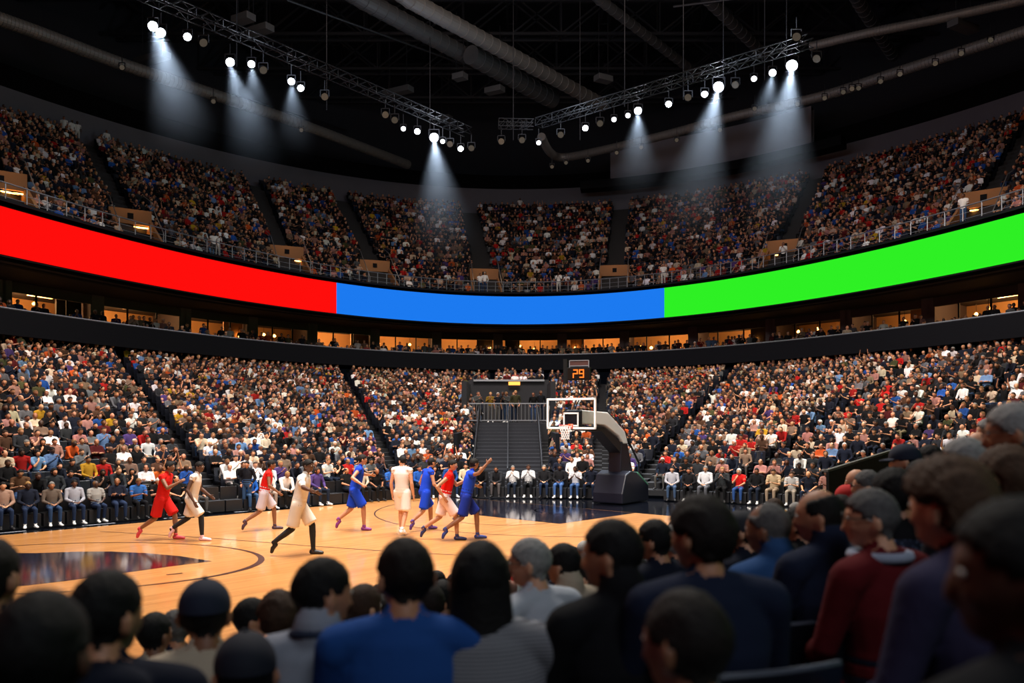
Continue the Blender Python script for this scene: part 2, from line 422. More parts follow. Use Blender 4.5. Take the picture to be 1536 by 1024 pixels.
# stepped wall panel over the right part of the deck
ring_wall('wall_raised_panel', 17.4, 27.0, 17.4, 30.2, M['wallband'], th_px(915, 17), th_px(1215, 17), 30, d_back=18.4)
ring_wall('wall_raised_panel_base', 17.3, 26.2, 17.3, 27.0, M['black'], th_px(870, 17), th_px(1260, 17), 30, d_back=19)
g = MB(); T = np.linspace(-PI, PI, 96, endpoint=False)
g.add([(*ring_th(t, 24), 40.5) for t in T], [tuple(range(96))])
tag(g.link('ceiling', M['ceiling']), kind='structure')
g = MB(); g.strip([[(*ring_th(t, 0.6), -.03), (*ring_th(t, 24), 41)] for t in np.linspace(TH1, 2*PI-TH1, 40)])
tag(g.link('wall_rear', M['black']), kind='structure')

# vomitories of the upper deck: tan portals with a lamp under the soffit
VOM = [(20,-70), (215,125), (445,378), (578,508), (733,703), (919,932), (1163,1228), (1452,1560)]
VN = ['far left, above the red ribbon', 'left, above the middle of the red ribbon', 'above the right part of the red ribbon', 'above the left end of the blue ribbon',
      'above the middle of the blue ribbon', 'above the right part of the blue ribbon', 'above the green ribbon near its left end', 'above the right part of the green ribbon']
for i, (pi, po) in enumerate(VOM):
    A, B = Vector((*ring_px(pi, .5), 0)), Vector((*ring_px(po, 20), 0)); n = (B-A).normalized(); s = Vector((n.y, -n.x, 0))
    zf = lambda d: 13.0+d/(B-A).length*11.3
    an = math.atan2(n.y, n.x)
    d0, d1 = 1.4, 4.6
    e = empty('stair_portal', tuple(A+n*d0+Vector((0,0,13)))); tag(e, f'tan stair portal with lit soffit, {VN[i]}', 'portal', 'stairway portals in the upper deck')
    off = Vector(e.location)
    P = lambda d, w, z: A+n*d+s*w+Vector((0,0,z))-off
    g = MB()
    for sd in (-1, 1):                      # wedge side walls following the rake
        w0, w1 = sd*1.08, sd*1.22
        v = [P(.3,w0,13), P(.3,w0,13.55), P(d1,w0,15.95), P(d1,w0,13), P(.3,w1,13), P(.3,w1,13.55), P(d1,w1,15.95), P(d1,w1,13)]
        g.add(v, [(0,1,2,3),(7,6,5,4),(0,4,5,1),(1,5,6,2),(2,6,7,3)])
    g.link('side_wall', M['tan'], e)
    g = MB(); g.box(None, (1, 1, 1), mat=Matrix.Translation(P(d1-.9,0,15.55)) @ Matrix.Rotation(an, 4, 'Z') @ Matrix.Diagonal((.25, 2.44, .85, 1))); g.link('header', M['tan'], e)
    g = MB(); g.box(None, (1, 1, 1), mat=Matrix.Translation(P(d1-.2,0,15.98)) @ Matrix.Rotation(an, 4, 'Z') @ Matrix.Diagonal((1.6, 2.44, .1, 1))); g.link('roof_slab', M['tan'], e)
    g = MB(); g.box(None, (1, 1, 1), mat=Matrix.Translation(P(d1+.6,0,14.5)) @ Matrix.Rotation(an, 4, 'Z') @ Matrix.Diagonal((.15, 2.16, 3, 1))); g.link('back_wall', M['suite_dark'], e)
    g = MB(); g.box(None, (1, 1, 1), mat=Matrix.Translation(P(d1-.7,.2,15.02)) @ Matrix.Rotation(an, 4, 'Z') @ Matrix.Diagonal((.14, 1.9, .06, 1))); g.link('soffit_lamp', M['warm'], e)
    g = MB(); g.tube([P(.2,-1.15,13.0), P(.2,-1.15,14.1), P(d1-.9,-1.15,16.7), P(d1+1,-1.15,17.4)], .03, 6); g.tube([P(.2,1.15,13.0), P(.2,1.15,14.1), P(d1-.9,1.15,16.7), P(d1+1,1.15,17.4)], .03, 6); g.link('handrail', M['rail'], e)
    g = MB(); g.box(None, (1,1,1), mat=Matrix.Translation(P(d1-1.04,0,15.6)) @ Matrix.Rotation(an, 4, 'Z') @ Matrix.Diagonal((.02,.34,.34,1))); g.link('section_sign', M['fascia'], e)
    # light of the soffit lamp
    L = bpy.data.lights.new('portal_light', 'POINT'); L.energy = 22; L.color = (1, .55, .25); L.shadow_soft_size = .15
    o = bpy.data.objects.new('portal_light', L); COL.objects.link(o); o.location = A+n*(d1-2.4)+Vector((0,0,16.6))

# ---------------------------------------------------------------- player tunnel and stairs at the far end
g = MB()
X0, X1 = -1.95, 1.55
for k in range(18):
    z = .17*(k+1); y0 = 40.0+.42*k
    g.box(((X0+X1)/2, y0+.21, z/2), (X1-X0, .42, z))
tag(g.link('stairs', material('stair_concrete', srgb(34,37,46), .9)), 'dark concrete stairs rising behind the courtside row, left of the glass backboard', 'stairs')
g = MB(); g.box((-.2, 50.5, 1.5), (5.0, 6, 3.06)); tag(g.link('floor_tunnel_platform', M['concrete']), kind='structure')
g = MB(); g.box((-2.6, 44, 1.3), (.18, 8.4, 2.6)); g.box((2.1, 44, 1.3), (.18, 8.4, 2.6)); tag(g.link('wall_stair_sides', M['fascia']), kind='structure')
g = MB(); g.box((-.2, 56.5, 4.4), (5.2, .3, 2.8)); g.box((-2.85, 54, 3.9), (.3, 5, 3.2)); g.box((2.45, 54, 3.9), (.3, 5, 3.2)); tag(g.link('wall_tunnel_back', M['concrete']), kind='structure')
g = MB(); g.box((-.2, 56.3, 5.75), (4.6, .2, .12)); tag(g.link('trim_1', M['fascia_rim']), kind='structure')
tag(MB().box((.15, 56.15, 5.55), (.75, .05, .22)).link('exit_lamp', material('amber_sign', srgb(230,160,70), .5, emit=srgb(255,170,70), strength=1.2)), 'small amber lamp over the dark tunnel opening behind the stairs', 'lamp')
e = empty('platform_railing', (-.2, 47.6, 3.06)); tag(e, 'grey metal railing on the platform above the dark stairs at the far end', 'railing')
MB().bar((-2.2,0,1.05), (2.2,0,1.05), .06).link('top_rail', M['rail'], e); MB().bar((-2.2,0,.12), (2.2,0,.12), .05).link('bottom_rail', M['rail'], e)
pm = MB().tube([(0,0,.1),(0,0,1.05)], .018, 6).mesh('baluster', M['rail'])
for x in np.linspace(-2.15, 2.15, 22):
    o = bpy.data.objects.new('baluster', pm); COL.objects.link(o); o.parent = e; o.location = (x, 0, 0)
MB().box((.5, -.25, -.5), (1.4, .3, .35)).link('speaker_box', M['black'], e)
for i, x in enumerate((-1.8, -.2, 1.4)):
    g = MB(); pts = [(x, 40, .0), (x, 40, 1.0), (x, 40.3, 1.1), (x, 47.3, 3.95), (x, 47.5, 3.9), (x, 47.5, 3.0)]
    g.tube(pts, .028, 6)
    for k in range(1, 8): g.tube([(x, 40+k, .17*(k/.42)), (x, 40+k, 1.0+k*.405)], .02, 6)
    tag(g.link('stair_handrail', M['dark_metal']), ['dark handrail on the left side of the far stairs', 'dark handrail in the middle of the far stairs', 'dark handrail on the right side of the far stairs'][i], 'handrail', 'handrails of the far stairs')
# tiers + seats above the tunnel
def sec_rows(px_a, px_b, d0, d1, n, z0, z1):
    g = MB()
    for r in range(n):
        da, db = d0+(d1-d0)*r/n, d0+(d1-d0)*(r+1)/n; z = z0+(z1-z0)*r/max(1, n-1)
        us = np.linspace(px_a, px_b, 10)
        g.strip([[(*ring_px(p, da), z-.6) for p in us], [(*ring_px(p, da), z) for p in us], [(*ring_px(p, db), z) for p in us]])
        L = math.dist(ring_px(px_a, da), ring_px(px_b, da)); k = int(L/.55)
        for j in range(k):
            p = px_a+(px_b-px_a)*(j+.5)/k; x, y = ring_px(p, (da+db)/2)
            seats.append(dict(x=x, y=y, z=z, rot=PI, kind='low', sec=4, row=20+r, k=j, d=.9))
    tag(g.link('floor_tunnel_tier', M['tier']), kind='structure')
sec_rows(742, 816, -8.5, -1, 7, 5.15, 5.95)
# side return walls of the near stand front: dark rail seen from the camera
g = MB(); a, b = (7.25, 20.0), (12.3, 26.6)
e = empty('stand_barrier', (9.8, 23.3, 0)); tag(e, 'black barrier with a pale top edge rising diagonally behind the seated spectators at right', 'barrier')
off = Vector(e.location)
MB().bar(Vector((*a, 2.08))-off, Vector((*b, 2.50))-off, .09, .06).link('top_rail', M['steel'], e)
g = MB(); g.add([Vector((p[0]+q[0], p[1]+q[1], z))-off for q in ((0,0),(.05,-.04)) for p, z in ((a,0),(b,0),(b,2.48),(a,2.06))], [(0,1,2,3),(7,6,5,4),(0,4,5,1),(1,5,6,2),(2,6,7,3),(3,7,4,0)]); g.link('panel', M['black'], e)
# corner railing between near stand and corner section (rises away to the right)
e = empty('aisle_railing', (14.6, 29.6, 0)); tag(e, 'dark railing with a pale top edge rising to the right between two stands', 'railing')
off = Vector(e.location)
P0, P1 = Vector((13.9, 29.2, 0.3)), Vector((21.5, 29.2, 3.4))
MB().bar(P0+Vector((0,0,1.0))-off, P1+Vector((0,0,1.0))-off, .07).link('top_rail', M['rail'], e)
MB().bar(P0+Vector((0,0,.45))-off, P1+Vector((0,0,.45))-off, .05, .9).link('panel', M['black'], e)

# ---------------------------------------------------------------- basketball hoop
HZ = math.radians(-37)      # stanchion axis, +Y away from the court
hp = empty('basketball_hoop', (HOOP[0]-.15, HOOP[1]+.2, 0), HZ)
tag(hp, 'basketball goal with clear backboard, white net and padded navy stanchion on the far baseline', 'basketball hoop')
M['pad'] = material('navy_vinyl_pad', srgb(15,18,34), .42, bump=(6,.15,.02))
M['pad_green'] = material('green_vinyl_pad', srgb(78,140,116), .45)
M['pad_dark'] = material('dark_steel', srgb(20,21,28), .5)
BW, BH, BZ = 2.12, 1.13, 2.9         # backboard outer size
fr = MB(); t = .075
for (x, z, w, h) in ((0, BZ+t/2, BW, t), (0, BZ+BH-t/2, BW, t), (-BW/2+t/2, BZ+BH/2, t, BH), (BW/2-t/2, BZ+BH/2, t, BH)):
    fr.box((x, .38, z), (w, .07, h))
bevel(fr.link('backboard_frame', M['white_paint'], hp), .008)
gl = bpy.data.materials.new('backboard_glass'); gl.use_nodes = True; nt = gl.node_tree; b = nt.nodes['Principled BSDF']
b.inputs['Base Color'].default_value = (.9,.95,.95,1); b.inputs['Transmission Weight'].default_value = 1; b.inputs['Roughness'].default_value = .02; b.inputs['IOR'].default_value = 1.1
MB().box((0, .385, BZ+BH/2), (BW-2*t, .02, BH-2*t)).link('backboard_glass', gl, hp)
sq = MB(); t2 = .055
for (x, z, w, h) in ((0, BZ+.13, .66, t2), (0, BZ+.58, .66, t2), (-.30, BZ+.355, t2, .5), (.30, BZ+.355, t2, .5)):
    sq.box((x, .365, z), (w, .012, h))
sq.link('target_square', M['white_paint'], hp)
M['rim'] = material('orange_rim', srgb(235,80,40), .4)
rg = MB(); C0 = (0, 0.0, 3.05); R = .235
rg.tube([(R*math.cos(a), R*math.sin(a), 3.05) for a in np.linspace(0, 2*PI, 33)], .011, 8)
rg.bar((-.06, .22, 3.05), (-.06, .36, 3.05), .03, .02); rg.bar((.06, .22, 3.05), (.06, .36, 3.05), .03, .02); rg.box((0, .35, 3.0), (.2, .03, .18))
rg.link('rim', M['rim'], hp, smooth=True)
nn = MB()
def netr(k): return [.235, .215, .185, .16, .145, .14, .15][k]
NS = 12
for k in range(6):
    for j in range(NS):
        for dj in (.5, -.5):
            o0 = (k % 2)*.5
            a0, a1 = 2*PI*(j+o0)/NS, 2*PI*(j+o0+dj)/NS
            z0, z1 = 3.04-.085*k, 3.04-.085*(k+1)
            nn.tube([(netr(k)*math.cos(a0), netr(k)*math.sin(a0), z0), (netr(k+1)*math.cos(a1), netr(k+1)*math.sin(a1), z1)], .0075, 5)
nn.link('net', M['white_paint'], hp)
# support arm (white padded) : profile in the (y, z) plane, extruded in x
def prism(prof, x0, x1):
    g = MB(); n = len(prof)
    g.add([(x0, y, z) for y, z in prof]+[(x1, y, z) for y, z in prof], [tuple(range(n)), tuple(range(2*n-1, n-1, -1))]+[(i, i+n, (i+1)%n+n, (i+1)%n) for i in range(n)])
    return g
arm = [(.62, 3.05), (.62, 3.62), (1.7, 3.5), (3.0, 2.75), (3.15, 2.2), (2.75, 2.2), (2.35, 2.75), (1.5, 2.98)]
bevel(prism([(.55,3.10),(.55,3.60),(2.45,3.52),(3.75,2.78),(4.0,2.3),(3.68,2.3),(3.3,2.62),(2.25,3.05)], -.32, .32).link('arm_pad', M['white_paint'], hp), .03)
bevel(prism([(.40,3.0),(.40,3.55),(.58,3.6),(.58,3.0)], -.36, .36).link('mount_pad', M['pad'], hp), .02)
prism([(.58,2.92),(2.25,2.95),(3.3,2.5),(3.6,2.3),(3.6,1.9),(3.1,2.2),(2.1,2.8),(.58,2.86)], -.26, .26).link('underside_arm', M['pad_dark'], hp)
bevel(prism([(3.55,2.4),(4.0,2.4),(4.55,.9),(4.55,.7),(3.45,.7)], -.28, .28).link('mast_pad', M['pad'], hp), .03)
for s_ in (-1, 1):
    g = MB(); g.bar((s_*.25, 4.05, 2.5), (s_*.25, 5.0, 1.5), .06); g.bar((s_*.25, 5.0, 1.5), (s_*.25, 5.0, .1), .06); g.link('rear_strut', M['pad_dark'], hp)
base = prism([(2.95,.0),(2.95,.4),(3.25,1.12),(3.6,1.25),(4.1,1.18),(5.05,.60),(5.05,.0)], -.68, .68); bevel(base.link('base_pad', M['pad'], hp), .06, 3)
bevel(prism([(4.12,1.195),(4.4,1.025),(4.98,.67),(4.98,.61),(4.12,1.1)], .1, .69).link('green_panel', M['pad_green'], hp), .01)
g = MB()
for k in range(5): g.tube([(.28, 1.9+.35*k, 3.6-.06*k), (.30, 3.1+.3*k, 3.1-.2*k)], .012, 5)
g.tube([(.2,.5,3.65),(.22,2.5,3.60),(.2,3.9,2.9),(.2,4.3,2.2)], .02, 6); g.link('cable', M['black'], hp)
MB().box((0,.47,BZ+.08), (BW*.9,.05,.1)).link('lower_bracket', M['pad_dark'], hp)

# shot clock above the backboard
sc = empty('shot_clock', (HOOP[0]-.15, HOOP[1]+.2, 0), HZ+math.radians(20))
tag(sc, 'black shot clock with glowing amber digits on thin posts above the backboard', 'shot clock')
CX = .34; cz = 4.93
bevel(MB().box((CX, .75, cz), (.86, .22, .46)).link('clock_case', M['black'], sc), .015)
M['amber'] = material('amber_led', (0,0,0,1), .5, emit=srgb(255,112,18), strength=1.7)
M['amber_glow'] = material('clock_face', srgb(16,7,4), .7, spec=.1)
MB().box((CX, .636, cz), (.80, .012, .40)).link('clock_face', M['amber_glow'], sc)
def digit(segs, x):
    g = MB(); w, h, t = .15, .27, .042
    S = {'a': (0, h/2, w, t), 'g': (0, 0, w, t), 'd': (0, -h/2, w, t), 'f': (-w/2, h/4, t, h/2+t), 'b': (w/2, h/4, t, h/2+t), 'e': (-w/2, -h/4, t, h/2+t), 'c': (w/2, -h/4, t, h/2+t)}
    for c in segs: a = S[c]; g.box((x+a[0], .622, cz+a[1]), (a[2], .015, a[3]))
    return g.link('digit', M['amber'], sc)
digit('abge', CX-.115); digit('abcdfg', CX+.115)
g = MB(); z0 = cz+.23
for a, b in (((-.36,z0),(-.36,z0+.26)), ((.36,z0),(.36,z0+.26)), ((-.36,z0+.26),(.36,z0+.26)), ((-.36,z0+.06),(.36,z0+.06))):
    g.bar((CX+a[0], .75, a[1]), (CX+b[0], .75, b[1]), .025)
g.link('top_bracket', M['rail'], sc)
MB().box((CX, .78, z0+.15), (.70,.03,.18)).link('top_panel', material('dark_red_panel', srgb(60,24,20), .6), sc)
g = MB(); g.tube([(CX-.12,.75,cz-.2),(CX-.02,.8,4.2),(.10,.7,3.6)], .022, 6); g.tube([(CX+.12,.75,cz-.2),(CX+.08,.8,4.2),(.18,.75,3.6)], .022, 6); g.link('post', M['pad_dark'], sc)
MB().box((CX-.52,.78,cz+.1), (.14,.14,.9)).link('side_speaker', M['black'], sc)

# ---------------------------------------------------------------- roof steelwork, ducts, lights
def at(px, py, Z):
    Y = F*(Z-EYE)/(HOR-py); return Vector(((px-PX0)/F*Y, Y, Z))
def duct(name, pts, r, label, mat, cat='duct', group=None, ribs=True):
    g = MB(); P = []
    for i in range(len(pts)-1):
        a, b = Vector(pts[i]), Vector(pts[i+1]); n = max(2, int((b-a).length/.9))
        for k in range(n): P.append(a+(b-a)*k/n)
    P.append(Vector(pts[-1])); PP = []; RR = []
    for i, p in enumerate(P):
        if 0 < i < len(P)-1 and ribs:
            d = (P[i+1]-P[i-1]).normalized()*.05
            PP += [p-d, p-d*.9, p+d*.9, p+d]; RR += [r, r*1.06, r*1.06, r]
        else: PP.append(p); RR.append(r)
    g.tube(PP, RR, 20); o = g.link(name, mat, smooth=False); tag(o, label, cat, group); return o
def curve_px(px_py, Z, n=10):
    P = [at(x, y, Z) for x, y in px_py]; out = []
    for i in range(len(P)-1):
        p0, p1, p2, p3 = P[max(0,i-1)], P[i], P[i+1], P[min(len(P)-1,i+2)]
        for k in range(n):
            t = k/n; out.append(.5*((2*p1)+(p2-p0)*t+(2*p0-5*p1+4*p2-p3)*t*t+(3*p1-p0-3*p2+p3)*t**3))
    out.append(P[-1]); return out
Zd = 31
duct('air_duct', [at(560,-40,Zd), at(615,0,Zd), at(905,158,Zd)], .55, 'long pale round air duct crossing the roof from the top centre towards the right', M['duct'])
duct('air_duct', [at(480,-40,Zd+.5), at(545,0,Zd+.5), at(700,84,Zd+.5)], .62, 'thick dark air duct at the top, upper left stretch, left of the pale one', M['steel'])
duct('air_duct', [at(706,82,Zd-.2), at(829,150,Zd-.2)], .72, 'thick short air duct hanging lower, ending in the middle of the roof', M['steel'])
duct('roof_pipe', [at(870,-30,34), at(900,0,34), at(1050,115,34)], .38, 'straight grey pipe under the roof right of the centre duct', M['steel'])
duct('roof_pipe', [at(1040,-30,34), at(1062,0,34), at(1150,86,34)], .42, 'straight grey pipe crossing above the brightest right spotlight', M['steel'])
duct('roof_pipe', [at(1275,-20,34), at(1292,10,34), at(1345,92,34)], .45, 'short dim pipe under the roof near the top right', M['steel'])
duct('curved_duct', curve_px([(-40,15),(60,50),(180,95),(300,135),(420,175),(520,212),(612,247)], 28), .42, 'slim round duct sweeping down the left half of the roof', M['duct'])
duct('curved_duct', curve_px([(812,205),(825,228),(845,236),(900,226),(1000,202),(1100,175),(1230,145),(1340,110),(1450,75),(1560,40)], 28), .36, 'slim round duct with an elbow sweeping across the right half of the roof', M['duct'])
duct('curved_duct', curve_px([(1215,70),(1300,50),(1400,30),(1500,8),(1560,-6)], 30), .30, 'thin upper duct continuing right of the brightest spotlight', M['duct'])
# roof girders (structure)
bn = 0
def truss(a, b, h, w, name, mat, panels=12, kind='structure', chord=.12, label=None, cat=None):
    a, b = Vector(a), Vector(b); d = (b-a).normalized(); s = Vector((-d.y, d.x, 0)).normalized()*w/2; up = Vector((0,0,h)); g = MB()
    for q in (s, -s):
        g.bar(a+q, b+q, chord); g.bar(a+q+up, b+q+up, chord)
    for k in range(panels):
        p, r = a+(b-a)*k/panels, a+(b-a)*(k+1)/panels
        for q in (s, -s):
            g.bar(p+q, (r if k % 2 else p)+q+up, chord*.6); g.bar((p if k % 2 else r)+q, r+q+up if k % 2 == 0 else p+q+up, chord*.6) if False else g.bar(p+q+(up if k%2 else Vector()), r+q+(Vector() if k%2 else up), chord*.6)
        g.bar(p+s, p-s, chord*.6); g.bar(p+s+up, p-s+up, chord*.6)
    o = g.link(name, mat)
    if kind: o['kind'] = kind
    if label: tag(o, label, cat)
    return o
for k, y in enumerate(range(36, 92, 7)):
    truss((-44, y, 34.5), (44, y, 34.5), 3.2, 1.2, 'beam_girder', M['dark_metal'], 22, chord=.22)
for k, x in enumerate(range(-32, 38, 8)):
    truss((x, 24, 37.4), (x, 92, 37.4), 1.4, .8, 'beam_purlin', M['dark_metal'], 16, chord=.16)
TZ = 23.0
trL = [(180,-18,TZ), (320,44,TZ), (700,200,TZ)]
def cat(px, py, Z=TZ): return at(px, py, Z)
truss(cat(150,-30), cat(702,203), .5, .7, 'lighting_truss', M['truss'], 34, None, .05, 'long lighting truss slanting down the left half of the roof, carrying spotlights', 'truss')
truss(cat(748,191), cat(800,192), .5, .7, 'lighting_truss', M['truss'], 5, None, .05, 'short level lighting truss in the middle of the roof', 'truss')
truss(cat(808,190), cat(1216,68), .5, .7, 'lighting_truss', M['truss'], 26, None, .05, 'long lighting truss rising to the right, carrying the brightest spotlights', 'truss')
# hangers
for i, (px, py) in enumerate([(355,40),(490,105),(645,150),(770,150),(937,100),(1085,60),(1180,20),(1025,90),(870,150),(1147,60)]):
    p = at(px, py+60, TZ+.6); g = MB(); g.tube([p, (p.x, p.y, 34.6)], .03, 5)
    tag(g.link('hanger_rod', M['dark_metal']), f'thin vertical hanger rod under the roof, {ordinal(sorted([355,490,645,770,937,1085,1180,1025,870,1147]).index(px)+1)} rod from the left', 'rod', 'hanger rods of the lighting trusses')

LITS = [(229,36,3),(241,46,3),(281,52,2),(345,90,3),(377,93,2),(437,119,2),(451,129,2),(605,190,1),(626,194,2),(651,203,4),(664,209,1),(691,220,2),(808,211,1),(878,189,2),(921,176,1),(942,170,1),(957,163,3),(1003,153,2),(1057,138,2),(1078,127,4),(1131,115,1),(1159,106,2),(1188,95,4)]
DIMS = [(305,64),(395,105),(487,145),(578,172),(592,180),(675,216),(707,222),(752,212),(783,210),(841,202),(900,185),(1032,146),(1103,127),(1225,88),(1195,55)]
DIMS2 = [(962,221),(925,229),(882,241),(849,244),(828,250),(1015,210),(1196,156),(1237,147),(1265,138),(1278,133),(1288,132),(1321,122),(1350,111),(1403,95),(1442,80),(1486,60),(1132,163),(1080,195),(183,101),(320,152),(452,195)]
mk_lens = {0: M['dim_lamp'], 1: material('lens_low', (1,1,1,1), .4, emit=(.9,.93,1,1), strength=6), 2: material('lens_mid', (1,1,1,1), .4, emit=(.85,.9,1,1), strength=30), 3: material('lens_high', (1,1,1,1), .4, emit=(.82,.88,1,1), strength=60), 4: material('lens_top', (1,1,1,1), .4, emit=(.82,.88,1,1), strength=110)}
M['can'] = material('black_lamp_can', srgb(34,34,38), .45, .4)
def fixture(px, py, Z, lv, lab, sc=1.0, aim=None):
    p = at(px, py, Z); e = empty('spotlight', p); tag(e, lab, 'spotlight', 'spotlights hanging from the roof trusses')
    aim = Vector(aim or (0+rr.uniform(-6,6), 22+rr.uniform(-6,6), 0)); d = (aim-p).normalized(); q = d.to_track_quat('-Z', 'Y')
    r = .27*sc
    g = MB(); g.tube([(0,0,.55*sc),(0,0,.45*sc),(0,0,.1*sc),(0,0,0),(0,0,-.06*sc)], [r*.35,r*.7,r*.95,r*1.08,r*1.12], 14, caps=False); g.add([(r*.35*math.cos(a), r*.35*math.sin(a), .55*sc) for a in np.linspace(0,2*PI,14,endpoint=False)], [tuple(range(14))])
    b = g.link('lamp_can', M['can'], e); b.rotation_mode = 'QUATERNION'; b.rotation_quaternion = q
    g = MB(); g.add([(r*.98*math.cos(a), r*.98*math.sin(a), -.02) for a in np.linspace(0,2*PI,18,endpoint=False)], [tuple(range(17,-1,-1))])
    l = g.link('lens', mk_lens[lv], e); l.rotation_mode = 'QUATERNION'; l.rotation_quaternion = q
    g = MB(); g.bar((-r*1.2,0,0),(-r*1.2,0,.5*sc),.05); g.bar((r*1.2,0,0),(r*1.2,0,.5*sc),.05); g.bar((-r*1.2,0,.5*sc),(r*1.2,0,.5*sc),.05); g.bar((0,0,.5*sc),(0,0,1.0),.04); g.link('yoke', M['can'], e)
    return e, p, d
HAZE = []
for i, (px, py, lv) in enumerate(sorted(LITS)):
    w = {1:'faintly lit', 2:'lit', 3:'bright white', 4:'very bright white'}[lv]
    side = 'left truss' if px < 720 else ('centre truss' if px < 812 else 'right truss')
    e, p, d = fixture(px, py+3, TZ-.1, lv, f'{w} spotlight hanging from the {side}, {ordinal(i+1)} glowing lamp from the left', {1:.6,2:.72,3:.85,4:1.1}[lv])
    if lv >= 3 or px in (377,437,1159): HAZE.append((p, d, lv, px))
for i, (px, py) in enumerate(sorted(DIMS)):
    fixture(px, py, TZ-.1, 0, f'unlit black spotlight on the lighting trusses, {ordinal(i+1)} dark lamp from the left', .8)
for i, (px, py) in enumerate(sorted(DIMS2)):
    fixture(px, py, 26.2, 0, f'small dim lamp hanging below the curved ducts, {ordinal(i+1)} of them from the left', .6)
# flat panel boxes near the roof
for i, (px, py, w) in enumerate([(228,88,3.2),(390,45,1.9),(365,28,1.5),(597,137,2.6),(668,178,1.1),(905,118,1.3),(742,135,1.5),(690,115,1.0),(1445,40,2.4)]):
    p = at(px, py, 29.5); e = empty('roof_unit', p, math.radians(-30 if px < 768 else 30)); tag(e, f'grey boxy unit hanging under the roof steelwork, {ordinal(sorted([228,390,365,597,668,905,742,690,1445]).index(px)+1)} of them from the left', 'roof unit', 'boxy units under the roof')
    bevel(MB().box((0,0,0), (w,.8,.45)).link('casing', M['steel'], e), .03); MB().bar((-w/3,0,.2),(-w/3,0,5),.04).bar((w/3,0,.2),(w/3,0,5),.04).link('hanger', M['dark_metal'], e)
# diagonal cable-like rails seen in the dark roof
for i, (a, b) in enumerate([((190,92),(520,195)),((430,0),(760,120)),((1010,10),(1400,-40))]):
    g = MB(); g.tube([at(*a, 32), at(*b, 32)], .09, 6)
    tag(g.link('conduit', M['dark_metal']), ['long thin conduit crossing the left part of the dark roof', 'thin conduit between the two thick ducts', 'thin conduit at the top right of the roof', 'thin conduit below the centre truss'][i], 'conduit')

# ---------------------------------------------------------------- light
def area(name, loc, size, power, color, aim=(0,0,0), spread=None):
    L = bpy.data.lights.new(name, 'AREA'); L.shape = 'RECTANGLE'; L.size, L.size_y = size; L.energy = power; L.color = color
    if spread: L.spread = math.radians(spread)
    o = bpy.data.objects.new(name, L); COL.objects.link(o); o.location = loc
    o.rotation_euler = (Vector(aim)-Vector(loc)).to_track_quat('-Z', 'Y').to_euler(); return o
LK = .36
area('court_light', (-3, 24, 27), (14, 10), 19500*LK, (1,.92,.82), (-2.5,24,0), 100)
area('court_light', (2, 33, 27), (10, 6), 6500*LK, (1,.88,.76), (3,40,0), 120)
# house lights for the stands
area('house_light', (-14, 30, 26), (8, 6), 4000*LK, (1,.84,.72), (-19,40,2), 78)
area('house_light', (13, 32, 26), (8, 6), 5000*LK, (1,.84,.72), (18,42,2), 78)
area('house_light', (0, 44, 27), (16, 5), 6400*LK, (1,.84,.72), (0,58,0), 84)
area('upper_house_light', (0, 50, 32), (30, 5), 1500*LK, (1,.80,.70), (0,80,17), 120)
area('upper_house_light', (-18, 40, 32), (6, 10), 450*LK, (1,.80,.70), (-38,60,17), 120)
area('upper_house_light', (18, 40, 32), (6, 10), 550*LK, (1,.80,.70), (38,60,17), 120)


area('near_stand_light', (3, -4, 13), (6, 4), 500*LK, (.86,.92,1), (0,4.5,1.8), 120)
area('front_fill_light', (-6, 6, 24), (10, 6), 5000*LK, (1,.88,.78), (3,36,2), 80)
HAZED, HAZEP = .04, 2.2
for x, y, pw in ((-13, 47, 420), (-5, 58, 420), (3, 56, 420), (12, 49, 420), (0, 40, 500)):      # point lights added near truss height to brighten the roof steelwork, no fixtures
    L = bpy.data.lights.new('roof_fill', 'POINT'); L.energy = pw*1.1; L.color = (.72,.82,1); L.shadow_soft_size = 1.2
    o = bpy.data.objects.new('roof_fill', L); COL.objects.link(o); o.location = (x, y, 24.6)
# ================================================================ people
M['skin'] = material('skin', attr='skin_tone', rough=.55)
M['hair'] = material('hair', attr='hair_tone', rough=.75, noise=(45,.55), bump=(70,.8,.006), spec=.25)
M['shirt'] = material('shirt_fabric', attr='shirt_tone', rough=.9, bump=(9,.35,.02), spec=.2)
M['trousers'] = material('trouser_fabric', attr='trouser_tone', rough=.9, bump=(14,.3,.01), spec=.2)
M['shoe'] = material('shoe_leather', attr='shoe_tone', rough=.5)
M['eye'] = material('eye', srgb(30,24,22), .2)
M['sclera'] = material('eye_white', srgb(215,208,200), .3)
M['lip'] = material('lips', srgb(120,70,62), .5)
SKIN, HAIR, SHIRT, TROUS, SHOE, LIP = range(6)
PM = [M['skin'], M['hair'], M['shirt'], M['trousers'], M['shoe'], M['lip']]
SKY = Vector((0,0,1))

